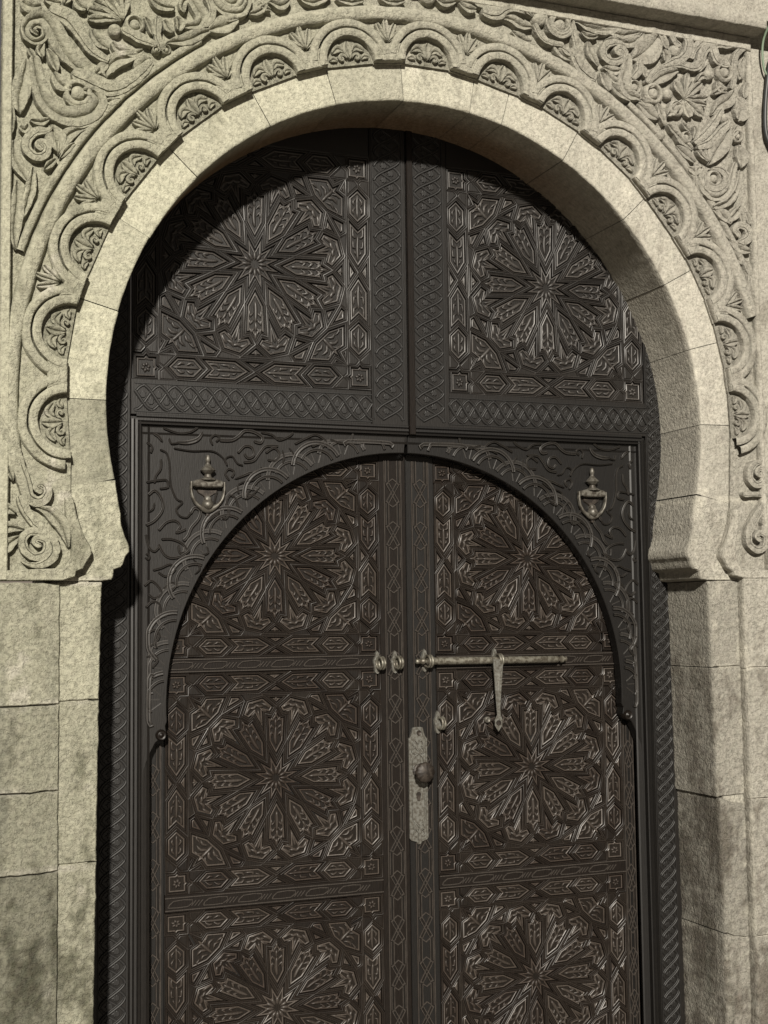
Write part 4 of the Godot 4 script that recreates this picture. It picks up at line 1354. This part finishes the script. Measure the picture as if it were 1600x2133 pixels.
func build_doors() -> void:
	make_cells()
	var behind_arch := func(p: Vector2) -> bool:
		return p.y < 2.3 or p.distance_to(CENTRE) < R_IN + 0.16
	var behind_board := func(p: Vector2) -> bool:
		return p.y < 1.315 or p.distance_to(W_CENTRE) < W_R + 0.10
	var all := func(_p: Vector2) -> bool: return true
	# great leaves
	var prof_frame := v2([-0.020, Z_LEAF - 0.004, -0.017, Z_LEAF + 0.004, -0.010, Z_LEAF + 0.006, -0.007, Z_LEAF + 0.001, -0.004, Z_LEAF + 0.006, 0.004, Z_LEAF + 0.007, 0.008, Z_LEAF + 0.001, 0.011, Z_LEAF + 0.005, 0.016, Z_LEAF + 0.004, 0.019, Z_LEAF - 0.012, 0.040, Z_LEAF - 0.015, 0.044, Z_LEAF - 0.010, 0.050, Z_LEAF - 0.013])
	for s: float in [-1.0, 1.0]:
		var left := s < 0.0
		var t := thing("carved_door_leaf", "great carved dark wood door leaf on the left, with star panel and brass knocker" if left else "great carved dark wood door leaf on the right, with star panel and brass knocker", "door", Vector3.ZERO, "great door leaves")
		var xa := -0.979 if left else 0.203
		var xb := -0.108 if left else 1.042
		var xo := -1.30 if left else 1.30
		# boards
		if left:
			board(t, "stile", xo, -0.25, -0.986, 3.55, Z_LEAF)
			board(t, "stile", -0.1075, 2.302, SEAM - 0.0015, 3.55, Z_LEAF + 0.002)
			board(t, "rail", -0.985, 2.302, -0.1085, 2.4255, Z_LEAF)
			board(t, "rail", -0.985, 3.2965, -0.1085, 3.55, Z_LEAF)
		else:
			board(t, "stile", 1.049, -0.25, xo, 3.55, Z_LEAF)
			board(t, "stile", SEAM + 0.0015, 2.302, 0.2025, 3.55, Z_LEAF + 0.001)
			board(t, "rail", 0.2035, 2.302, 1.048, 2.4345, Z_LEAF)
			board(t, "rail", 0.2035, 3.2965, 1.048, 3.55, Z_LEAF)
		star_panel(t, xa, 2.426 if left else 2.435, xb, 3.296, Z_LEAF - 0.002, behind_arch)
		# plaited carving
		if left:
			plait(t, Vector2(-1.040, 0.02), Vector2(0, 1), 2.95, 0.044, Z_LEAF, 0.050)
			plait(t, Vector2(-0.97, 2.362), Vector2(1, 0), 0.86, 0.046, Z_LEAF)
			plait(t, Vector2(-0.040, 2.325), Vector2(0, 1), 1.08, 0.055, Z_LEAF + 0.002)
		else:
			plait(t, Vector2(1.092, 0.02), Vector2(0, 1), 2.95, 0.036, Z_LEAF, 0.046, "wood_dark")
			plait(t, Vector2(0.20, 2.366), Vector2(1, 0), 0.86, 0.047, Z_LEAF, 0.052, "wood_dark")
			plait(t, Vector2(0.122, 2.325), Vector2(0, 1), 1.08, 0.058, Z_LEAF + 0.001, 0.052)
			board(t, "meeting_strip", SEAM + 0.002, 2.27, SEAM + 0.026, 3.5, Z_LEAF + 0.010, 0.02, "wood_brown")
		# spandrel board over the small leaf
		var o := wicket_edge(s)
		var xe := -0.986 if left else 1.049
		o.append(Vector2(xe, -0.25))
		o.append(Vector2(xe, 2.301))
		o.append(Vector2(SEAM + 0.0015 * s, 2.301))
		var b := nb()
		o = ccw(o)
		var oi := inset(o, 0.0025)
		loft(b, [ring_row(oi, Z_FIELD), ring_row(o, Z_FIELD - 0.0025), ring_row(o, Z_FIELD - 0.045)], true, 0.93, 1)
		cap(b, oi, Z_FIELD)
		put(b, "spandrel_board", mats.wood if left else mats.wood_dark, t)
		# mouldings: the lintel line and the upright beside the opening
		var xm := -0.966 if left else 1.027
		if left:
			moulding(t, Vector2(SEAM - 0.002, 2.286), Vector2(xm + 0.0, 2.286), prof_frame)
			moulding(t, Vector2(xm, 2.286), Vector2(xm, -0.25), prof_frame)
		else:
			var pm := PackedVector2Array()
			for q in prof_frame:
				pm.append(Vector2(-q.x, q.y))
			moulding(t, Vector2(SEAM + 0.002, 2.286), Vector2(xm, 2.286), pm, "wood_dark")
			moulding(t, Vector2(xm, 2.286), Vector2(xm, -0.25), pm, "wood_dark")
		# scroll end of the cusp
		var kb_ := nb()
		boss(kb_, Vector2(-0.878 if left else 0.940, 1.216), 0.019, v2([1, Z_FIELD - 0.02, 1, Z_FIELD + 0.004, 0.85, Z_FIELD + 0.009, 0.6, Z_FIELD + 0.006, 0.5, Z_FIELD + 0.006, 0.3, Z_FIELD + 0.012, 0, Z_FIELD + 0.013]))
		put(kb_, "scroll_end", mats.wood_brown, t)
		arabesque(t, s)
		knocker(t, -0.718 if left else 0.800, 2.05, s)
	# small leaves
	for s: float in [-1.0, 1.0]:
		var left := s < 0.0
		var t := thing("wicket_door_leaf", "small brown carved door leaf on the left, with three star panels and empty bolt rings" if left else "small brown carved door leaf on the right, with sliding bolt, knob and lock plate", "door", Vector3.ZERO, "small door leaves inside the great doors")
		var seam := 0.047
		var xa := -0.853 if left else 0.160
		var xb := -0.060 if left else 0.944
		var ys := [-0.10, 0.612, 0.671, 1.417, 1.472, 2.178] if left else [-0.10, 0.611, 0.660, 1.405, 1.462, 2.178]
		if left:
			board(t, "stile", -1.0, -0.25, xa - 0.0005, 2.26, Z_WICKET - 0.006, 0.04, "wood_dark")
			board(t, "stile", xb + 0.0005, -0.25, seam - 0.001, 2.26, Z_WICKET, 0.04, "wood_brown")
		else:
			board(t, "stile", xb + 0.0005, -0.25, 1.06, 2.26, Z_WICKET - 0.006, 0.04, "wood_dark")
			board(t, "stile", seam + 0.001, -0.25, xa - 0.0005, 2.26, Z_WICKET - 0.001, 0.04, "wood_dark")
		for r in 3:
			star_panel(t, xa, ys[r * 2], xb, ys[r * 2 + 1], Z_WICKET, behind_board if r == 2 else all, "brown")
		for r: Array in [[ys[1], ys[2]], [ys[3], ys[4]], [ys[5], 2.26], [-0.25, ys[0]]]:
			board(t, "rail", xa, r[0] + 0.0005, xb, r[1] - 0.0005, Z_WICKET + 0.001, 0.04, "wood_brown")
		for r in [1, 3]:
			rail_carving(t, xa + 0.01, xb - 0.01, (ys[r] + ys[r + 1]) * 0.5)
		if left:
			knots(t, Vector2(-0.006, 2.18), Vector2(0, -1), 2.3, 0.022, Z_WICKET)
			knots(t, Vector2(-0.893, 1.18), Vector2(0, -1), 1.3, 0.018, Z_WICKET - 0.006)
			for x: float in [-0.069, 0.000]:
				bolt_ring(t, Vector3(x, 1.437, -0.068), "bolt_ring")
		else:
			knots(t, Vector2(0.104, 2.18), Vector2(0, -1), 2.3, 0.022, Z_WICKET - 0.001)
			knots(t, Vector2(0.972, 1.18), Vector2(0, -1), 1.3, 0.014, Z_WICKET - 0.006)
			sliding_bolt(t)
			lock(t)
			staple(t)

func rail_carving(t: Node3D, x0: float, x1: float, y: float) -> void:
	var b := nw()
	var prof := v2([-1, 0, -0.5, 1, 0.5, 1, 1, 0])
	var z := Z_WICKET + 0.0005
	var x := x0
	while x < x1 - 0.10:
		stroke(b, PackedVector2Array([Vector2(x, y - 0.011), Vector2(x + 0.02, y + 0.010), Vector2(x + 0.085, y + 0.010), Vector2(x + 0.068, y - 0.011), Vector2(x, y - 0.011)]), PackedFloat32Array([0.006, 0.006, 0.006, 0.006, 0.006]), z, 0.005, prof, "", 0.5, 0.7)
		for k in 3:
			stroke(b, PackedVector2Array([Vector2(x + 0.080 + 0.012 * k, y - 0.011), Vector2(x + 0.097 + 0.012 * k, y + 0.008)]), PackedFloat32Array([0.005, 0.005]), z, 0.005, prof, "", 0.5, 0.7)
		x += 0.122
	for s: float in [-1.0, 1.0]:
		stroke(b, PackedVector2Array([Vector2(x0 - 0.01, y + s * 0.021), Vector2(x1 + 0.01, y + s * 0.021)]), PackedFloat32Array([0.007, 0.007]), z, 0.006, prof, "", 1.0, 0.7)
	put(b, "knot_carving", mats.carved_brown, t)

# shallow scrolling leaves on the spandrel board and the chain of loops along its edge
func arabesque(t: Node3D, s: float) -> void:
	var b := nw()
	var prof := v2([-1, 0, -0.84, 0.92, -0.55, 1, 0, 0.74, 0.55, 1, 0.84, 0.92, 1, 0])
	var z := Z_FIELD - 0.001
	var a := 93.0
	var k := 0
	while a < 181.0:
		var ang := a if s < 0.0 else 180.0 - a
		var c := W_CENTRE + polar(W_R + 0.004, ang)
		for rr: float in [0.092, 0.066]:
			var pts := PackedVector2Array()
			for i in 15:
				var th := lerpf(-82.0, 62.0 if rr > 0.08 else 40.0, i / 14.0)
				var p := c + polar(rr, ang + th * (1.0 if s < 0.0 else -1.0))
				if p.y < 2.245 and absf(p.x - SEAM) > 0.012 and p.x > -0.925 and p.x < 0.985 and p.distance_to(W_CENTRE) > W_R + 0.004:
					pts.append(p)
			if pts.size() > 3:
				var w := PackedFloat32Array()
				for i in pts.size():
					w.append(0.0165 if rr > 0.08 else 0.011)
				stroke(b, pts, w, z, 0.0080 + 0.0025 * (k % 2), prof, "", 0.012, 0.6)
		for th: float in [-38.0, 0.0, 36.0]:
			var p0 := c + polar(0.020, ang + th)
			var p1 := c + polar(0.058, ang + th)
			if p1.y < 2.245 and absf(p1.x - SEAM) > 0.02 and absf(p0.x - SEAM) > 0.02:
				stroke(b, PackedVector2Array([p0, p1]), PackedFloat32Array([0.005, 0.005]), z, 0.003, prof, "", 0.1, 0.6)
		a += 6.6
		k += 1
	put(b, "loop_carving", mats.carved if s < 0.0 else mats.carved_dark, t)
	leaf_carving = nw()
	leaf_side = s
	draw_leaves()
	put(leaf_carving, "leaf_carving", mats.carved if s < 0.0 else mats.carved_dark, t)

var leaf_carving: Dictionary
var leaf_side := -1.0

func kw(ends: String, a: Array, width: float) -> void:
	var p := PackedVector2Array()
	var w := PackedFloat32Array()
	for i in range(0, a.size(), 2):
		var q := Vector2(a[i], a[i + 1]) * 0.001
		if leaf_side > 0.0:
			q.x = 0.064 - q.x
		p.append(q)
		w.append(width * 0.001)
	stroke(leaf_carving, p, w, Z_FIELD - 0.001, 0.0105, v2([-1, 0, -0.84, 0.92, -0.55, 1, 0, 0.74, 0.55, 1, 0.84, 0.92, 1, 0]), ends, 0.009, 0.6)

func draw_leaves() -> void:
	kw("L", [-908, 2241, -888, 2230, -873, 2210], 11.8)
	kw("S", [-868, 2259, -820, 2244, -779, 2249, -754, 2265], 8.1)
	kw("L", [-826, 2212, -788, 2213, -751, 2226, -733, 2253], 16.2)
	kw("S", [-850, 2222, -844, 2207, -822, 2210], 6.6)
	kw("S", [-700, 2211, -706, 2229, -690, 2243, -674, 2234, -684, 2222], 7.4)
	kw("S", [-669, 2225, -630, 2227, -604, 2243, -584, 2261, -550, 2259, -519, 2240, -526, 2222, -545, 2225], 11.8)
	kw("S", [-832, 2191, -773, 2184, -702, 2186, -666, 2167, -647, 2140], 5.9)
	kw("S", [-648, 2139, -653, 2161, -630, 2170, -611, 2146, -593, 2140], 5.9)
	kw("S", [-606, 2186, -583, 2208, -557, 2203, -551, 2177, -571, 2165, -582, 2177], 9.6)
	kw("S", [-583, 2151, -551, 2158, -527, 2189, -506, 2210, -465, 2212], 9.6)
	kw("S", [-504, 2189, -477, 2205, -457, 2186, -470, 2161, -496, 2161], 8.8)
	kw("S", [-642, 2089, -654, 2109, -642, 2125, -622, 2116, -629, 2099], 8.1)
	kw("L", [-621, 2090, -588, 2104, -568, 2113, -543, 2118, -521, 2136], 10.3)
	kw("S", [-606, 2042, -609, 2068, -587, 2081, -555, 2088, -527, 2107], 6.6)
	kw("S", [-925, 2206, -910, 2194, -914, 2176], 8.1)
	kw("S", [-880, 2184, -860, 2173, -850, 2138, -846, 2069, -826, 2017, -805, 2006, -826, 1982, -816, 1959, -791, 1953, -776, 1970], 6.6)
	kw("S", [-879, 2148, -881, 2119, -897, 2095, -902, 2073], 8.1)
	kw("S", [-926, 2072, -890, 2079, -860, 2080, -855, 2057, -880, 2051], 8.1)
	kw("S", [-920, 2031, -902, 2044, -883, 2027, -872, 1998, -879, 1969, -903, 1940, -927, 1927], 10.3)
	kw("L", [-902, 2004, -907, 1981, -925, 1969], 7.4)
	kw("S", [-775, 1971, -763, 1987, -743, 1978, -749, 1949, -774, 1919, -787, 1889, -799, 1876], 11.8)
	kw("S", [-885, 1911, -861, 1936, -831, 1942, -813, 1925, -826, 1901, -797, 1912], 9.6)
	kw("S", [-874, 1878, -850, 1879, -825, 1873, -802, 1860, -790, 1838, -813, 1831, -818, 1854], 8.8)
	kw("S", [-885, 1856, -867, 1825, -843, 1814, -808, 1821, -783, 1839], 9.6)
	kw("S", [-930, 1889, -919, 1848, -902, 1836, -888, 1849], 8.1)
	kw("S", [-928, 1826, -918, 1820, -922, 1808, -931, 1813], 6.6)
	kw("S", [-903, 1773, -878, 1780, -848, 1792, -831, 1775, -860, 1751, -885, 1763], 8.1)
	kw("S", [-933, 1722, -913, 1736, -889, 1718, -877, 1694, -901, 1677, -920, 1689], 8.8)
	kw("S", [-723, 1935, -686, 1962, -654, 1950, -642, 1974, -649, 2009, -637, 2033, -617, 2021, -605, 1986], 8.1)
	kw("S", [-739, 1901, -707, 1954, -677, 1972], 7.4)
	kw("S", [-928, 1649, -907, 1666, -883, 1654, -883, 1619, -908, 1603], 8.8)
	kw("S", [-844, 1700, -826, 1723, -849, 1729, -867, 1712], 8.1)
	kw("L", [-552, 2064, -570, 2046, -582, 2022, -558, 2035, -527, 2065], 7.4)
	kw("L", [-446, 2199, -440, 2169, -447, 2145], 7.4)
	kw("L", [-421, 2208, -397, 2170, -409, 2146], 7.4)
	kw("S", [-520, 2258, -483, 2251, -458, 2234, -421, 2248, -408, 2260], 8.1)
	kw("S", [-396, 2224, -358, 2244, -320, 2258, -282, 2235, -295, 2216], 8.8)
	kw("S", [-263, 2241, -225, 2231, -189, 2238, -179, 2269], 8.8)
	kw("S", [-333, 2215, -302, 2225, -263, 2211], 7.4)
	kw("S", [-684, 2044, -691, 2008, -673, 1985], 6.6)
	kw("L", [-744, 1821, -715, 1833, -721, 1856], 6.6)
	kw("L", [-768, 1810, -744, 1781, -762, 1758], 6.6)
	kw("S", [-924, 1559, -901, 1570, -884, 1552, -901, 1524, -924, 1514], 8.1)
	kw("S", [-924, 1480, -901, 1485, -890, 1468, -907, 1445], 8.1)

# ---------------------------------------------------------------- metalwork
func knocker(t: Node3D, x: float, y: float, s: float) -> void:
	var g := group_part("door_knocker", t)
	var z := Z_FIELD
	var b := nb()
	turned(b, Vector3(x, y + 0.032, z + 0.016), Vector3.UP, v2([0.004, -0.002, 0.030, 0.0, 0.028, 0.004, 0.014, 0.010, 0.011, 0.020, 0.020, 0.027, 0.027, 0.034, 0.023, 0.040, 0.012, 0.050, 0.007, 0.058, 0.007, 0.062, 0.009, 0.068, 0.009, 0.076, 0.007, 0.084, 0.004, 0.088, 0.0005, 0.089]), 20, 0.75)
	put(b, "finial", mats.bronze, g)
	var hood := nb()
	var lens := v2([-0.054, 0.010, -0.056, 0.026, -0.046, 0.032, -0.020, 0.038, 0.020, 0.038, 0.046, 0.032, 0.056, 0.026, 0.054, 0.010, 0.046, 0.007, 0, 0.005, -0.046, 0.007])
	for k in lens.size():
		lens[k] += Vector2(x, y)
	lens = ccw(lens)
	loft(hood, [ring_row(inset(lens, 0.006), z + 0.030), ring_row(inset(lens, 0.002), z + 0.027), ring_row(lens, z + 0.021), ring_row(lens, z - 0.002)], true, 0.85, 1)
	cap(hood, inset(lens, 0.006), z + 0.030)
	put(hood, "hood", mats.bronze, g)
	var cup := nb()
	var bowl := v2([-0.040, 0.004, 0.040, 0.004, 0.034, -0.012, 0.014, -0.024, 0.008, -0.034, -0.008, -0.034, -0.014, -0.024, -0.034, -0.012])
	for k in bowl.size():
		bowl[k] += Vector2(x, y)
	bowl = ccw(bowl)
	loft(cup, [ring_row(inset(bowl, 0.004), z + 0.006), ring_row(bowl, z - 0.002)], true, 0.9, 1)
	cap(cup, inset(bowl, 0.004), z + 0.006)
	put(cup, "back_plate", mats.rust, g)
	var ringb := nb()
	var pts := PackedVector2Array()
	for q in v2([-0.058, 0.024, -0.058, -0.006, -0.050, -0.034, -0.032, -0.056, 0.0, -0.070, 0.032, -0.056, 0.050, -0.034, 0.058, -0.006, 0.058, 0.024]):
		pts.append(q + Vector2(x, y))
	stroke(ringb, pts, PackedFloat32Array([0.009, 0.010, 0.011, 0.014, 0.024, 0.014, 0.011, 0.010, 0.009]), z + 0.008, 0.014, v2([-1, 0, -1, 0.5, -0.6, 0.9, 0, 1, 0.6, 0.9, 1, 0.5, 1, 0]), "S", 0.006, 0.5)
	put(ringb, "striker_ring", mats.bronze, g)
	var ball := nb()
	turned(ball, Vector3(x, y - 0.052, z + 0.012), Vector3(0, -0.25, 1).normalized(), v2([0.020, -0.004, 0.021, 0.004, 0.016, 0.012, 0.014, 0.016, 0.008, 0.020, 0.0005, 0.021]), 18, 0.7)
	turned(ball, Vector3(x, y - 0.036, z + 0.004), Vector3(0, 0.2, 1).normalized(), v2([0.013, -0.004, 0.013, 0.012, 0.010, 0.018, 0.005, 0.020, 0.0005, 0.020]), 16, 0.7)
	put(ball, "knocker_ball", mats.bronze, g)
	var stud := nb()
	turned(stud, Vector3(x + 0.002, y - 0.086, z - 0.002), Vector3.BACK, v2([0.009, 0.0, 0.009, 0.006, 0.006, 0.012, 0.0005, 0.013]), 14, 0.6)
	put(stud, "strike_stud", mats.rust, g)

# an eye of bar on a ragged plate; the bolt runs through it along x
func bolt_ring(parent: Node3D, c: Vector3, called: String) -> void:
	var g := group_part(called, parent)
	var b := nb()
	for k in 2:
		tube(b, ring3(c + Vector3((k - 0.5) * 0.010, 0, 0), Vector3(0, 0.021, 0), Vector3(0.004, 0, 0.021)), 0.0052, 8, true)
	put(b, "eye", mats.brass, g)
	var p := nb()
	var o := PackedVector2Array()
	for k in 20:
		var a := TAU * k / 20.0
		var r := 0.019 + 0.010 * pow(absf(sin(a)), 6.0) + 0.002 * sin(a * 5.0)
		o.append(Vector2(c.x - 0.006 + cos(a) * r * 0.85, c.y + sin(a) * r * 1.5))
	o = ccw(o)
	loft(p, [ring_row(inset(o, 0.002), Z_WICKET + 0.0085), ring_row(o, Z_WICKET - 0.002)], true, 0.9, 1)
	cap(p, inset(o, 0.002), Z_WICKET + 0.0085)
	put(p, "eye_plate", mats.steel, g)

func sliding_bolt(t: Node3D) -> void:
	var g := group_part("sliding_bolt", t)
	var zc := -0.066
	var b := nb()
	turned(b, Vector3(0.066, 1.4405, zc), Vector3(1, -0.008, 0.0).normalized(), v2([0.0005, 0.0, 0.008, 0.001, 0.010, 0.005, 0.010, 0.016, 0.007, 0.019, 0.011, 0.023, 0.012, 0.032, 0.008, 0.036, 0.008, 0.042, 0.0135, 0.046, 0.0140, 0.060, 0.0140, 0.32, 0.0137, 0.585, 0.009, 0.590, 0.009, 0.596, 0.0135, 0.600, 0.0135, 0.608, 0.009, 0.612, 0.010, 0.618, 0.010, 0.623, 0.0005, 0.626]), 20, 0.7)
	put(b, "bolt_rod", mats.brass, g)
	bolt_ring(t, Vector3(0.118, 1.4398, zc), "bolt_keeper")
	bolt_ring(t, Vector3(0.404, 1.4378, zc), "bolt_keeper")
	var h := nb()
	var hasp := v2([-0.023, 0.006, 0.018, 0.006, 0.017, -0.02, 0.010, -0.10, 0.003, -0.175, 0.004, -0.20, 0.012, -0.218, 0.010, -0.240, -0.006, -0.262, -0.020, -0.240, -0.020, -0.218, -0.010, -0.200, -0.012, -0.175, -0.017, -0.10])
	for k in hasp.size():
		hasp[k] += Vector2(0.394, 1.436)
	hasp = ccw(hasp)
	loft(h, [ring_row(inset(hasp, 0.0015), zc + 0.021), ring_row(hasp, zc + 0.0195), ring_row(hasp, zc + 0.0155)], true, 0.9, 1)
	cap(h, inset(hasp, 0.0015), zc + 0.021)
	stroke(h, PackedVector2Array([Vector2(0.393, 1.41), Vector2(0.389, 1.34), Vector2(0.385, 1.27)]), PackedFloat32Array([0.016, 0.010, 0.006]), zc + 0.0205, 0.002, v2([-1, 0, -0.5, 1, 0, 0.2, 0.5, 1, 1, 0]), "L", 0.01, 0.5)
	put(h, "hasp", mats.steel, g)
	var hole := nb()
	boss(hole, Vector2(0.388, 1.207), 0.008, v2([1.25, zc + 0.021, 1.2, zc + 0.024, 1.0, zc + 0.024, 0.9, zc + 0.0215, 0.0, zc + 0.0215]), 16)
	put(hole, "hasp_eye", mats.rust, g)
	var wing := nb()
	for s: float in [-1.0, 1.0]:
		boss(wing, Vector2(0.388 + s * 0.024, 1.216), 0.012, v2([1, Z_WICKET - 0.002, 1, Z_WICKET + 0.009, 0.7, Z_WICKET + 0.011, 0.4, Z_WICKET + 0.008, 0, Z_WICKET + 0.008]), 14)
	put(wing, "staple_plate", mats.bronze, g)

func lock(t: Node3D) -> void:
	var g := group_part("lock_plate", t)
	var c := Vector2(0.080, 0.992)
	var z := Z_WICKET + 0.006
	var half := [0.012, 0.209, 0.020, 0.206, 0.023, 0.192, 0.028, 0.176, 0.0365, 0.166, 0.0365, -0.165, 0.0375, -0.19, 0.031, -0.199, 0.010, -0.205, 0.006, -0.214]
	var o := PackedVector2Array()
	for p in v2(half):
		o.append(c + p)
	var hv := v2(half)
	for i in range(hv.size() - 1, -1, -1):
		o.append(c + Vector2(-hv[i].x, hv[i].y))
	o = ccw(o)
	var b := nb()
	loft(b, [ring_row(inset(o, 0.008), z + 0.001), ring_row(inset(o, 0.0065), z + 0.004), ring_row(inset(o, 0.002), z + 0.004), ring_row(o, z + 0.002), ring_row(o, Z_WICKET - 0.004)], true, 0.9, 1)
	cap(b, inset(o, 0.008), z + 0.001)
	put(b, "plate", mats.steel, g)
	var d := nb()
	var prof := v2([-1, 0, -0.6, 1, 0.6, 1, 1, 0])
	for yy: Array in [[0.150, 0.020], [0.125, 0.024], [-0.150, 0.022], [-0.172, 0.022]]:
		for s: float in [-1.0, 1.0]:
			stroke(d, PackedVector2Array([c + Vector2(s * 0.002, yy[0]), c + Vector2(s * yy[1] * 0.6, yy[0] + 0.012), c + Vector2(s * yy[1], yy[0] - 0.004), c + Vector2(s * yy[1] * 0.6, yy[0] - 0.012)]), PackedFloat32Array([0.006, 0.007, 0.007, 0.005]), z, 0.006, prof, "S", 0.005, 0.5)
	stroke(d, PackedVector2Array([c + Vector2(-0.022, 0.06), c + Vector2(-0.020, 0.095), c + Vector2(0.0, 0.112), c + Vector2(0.020, 0.095), c + Vector2(0.022, 0.06)]), PackedFloat32Array([0.006, 0.007, 0.008, 0.007, 0.006]), z, 0.006, prof, "S", 0.006, 0.5)
	stroke(d, PackedVector2Array([c + Vector2(-0.022, -0.02), c + Vector2(-0.022, -0.13), c + Vector2(0.022, -0.13), c + Vector2(0.022, -0.02)]), PackedFloat32Array([0.004, 0.004, 0.004, 0.004]), z, 0.005, prof, "", 0.02, 0.5)
	stroke(d, PackedVector2Array([c + Vector2(0, -0.16), c + Vector2(0, -0.206)]), PackedFloat32Array([0.010, 0.014]), z, 0.007, prof, "S", 0.01, 0.5)
	put(d, "scroll_relief", mats.steel, g)
	var k := nb()
	boss(k, c + Vector2(0.004, 0.188), 0.008, v2([1.2, z + 0.003, 1.0, z + 0.0055, 0.8, z + 0.004, 0, z + 0.004]), 14)
	var kh := PackedVector2Array()
	for p in v2([-0.006, 0, 0.006, 0, 0.0045, -0.022, -0.0045, -0.022]):
		kh.append(c + Vector2(0.0, -0.036) + p)
	for i in 9:
		kh.append(c + Vector2(0, -0.034) + polar(0.0095, 180.0 - i * 22.5))
	kh = Geometry2D.convex_hull(kh)
	kh.remove_at(kh.size() - 1)
	kh = ccw(kh)
	loft(k, [ring_row(inset(kh, 0.001), z + 0.005), ring_row(kh, z - 0.001)], true, 0.9, 1)
	cap(k, inset(kh, 0.001), z + 0.005)
	put(k, "keyhole", mats.rust, g)
	var kn := nb()
	turned(kn, Vector3(c.x + 0.003, c.y + 0.050, z + 0.002), Vector3.BACK, v2([0.026, 0.0, 0.025, 0.004, 0.013, 0.008, 0.011, 0.024, 0.016, 0.032, 0.029, 0.040, 0.037, 0.050, 0.038, 0.057, 0.033, 0.064, 0.020, 0.069, 0.008, 0.071, 0.0005, 0.0715]), 36, 0.55, 0.07)
	put(kn, "door_knob", mats.rust, g)

func staple(t: Node3D) -> void:
	bolt_ring(t, Vector3(0.168, 1.212, -0.076), "padlock_staple")

func build_cables() -> void:
	var b := nb()
	var t := thing("green_cable", "thin grey-green cable hanging down the wall at top right", "cable")
	var pts := PackedVector2Array([Vector2(1.432, 4.2), Vector2(1.428, 4.0), Vector2(1.408, 3.90), Vector2(1.400, 3.82), Vector2(1.408, 3.74), Vector2(1.428, 3.69), Vector2(1.47, 3.66)])
	tube(b, cable_path(pts, [0.40, 0.39, 0.385, 0.33, 0.312, 0.308, 0.31]), 0.0045, 10)
	put(b, "cable_sheath", mats.cable_green, t)
	var c := nb()
	var u := thing("black_cable", "thick black cable looping down the wall at top right", "cable")
	var q := PackedVector2Array([Vector2(1.52, 4.1), Vector2(1.468, 3.86), Vector2(1.445, 3.76), Vector2(1.426, 3.66), Vector2(1.414, 3.56), Vector2(1.412, 3.47), Vector2(1.428, 3.415), Vector2(1.47, 3.37), Vector2(1.55, 3.34)])
	tube(c, cable_path(q, [0.40, 0.38, 0.315, 0.31, 0.308, 0.308, 0.31, 0.31, 0.31]), 0.0085, 12)
	put(c, "cable_sheath", mats.cable_black, u)

func cable_path(pts: PackedVector2Array, z: Array) -> PackedVector3Array:
	var w := PackedFloat32Array()
	for x in z:
		w.append(x)
	var s := smooth_line(pts, w, 0.012)
	var o := PackedVector3Array()
	for i in s[0].size():
		o.append(Vector3(s[0][i].x, s[0][i].y, s[1][i]))
	return o
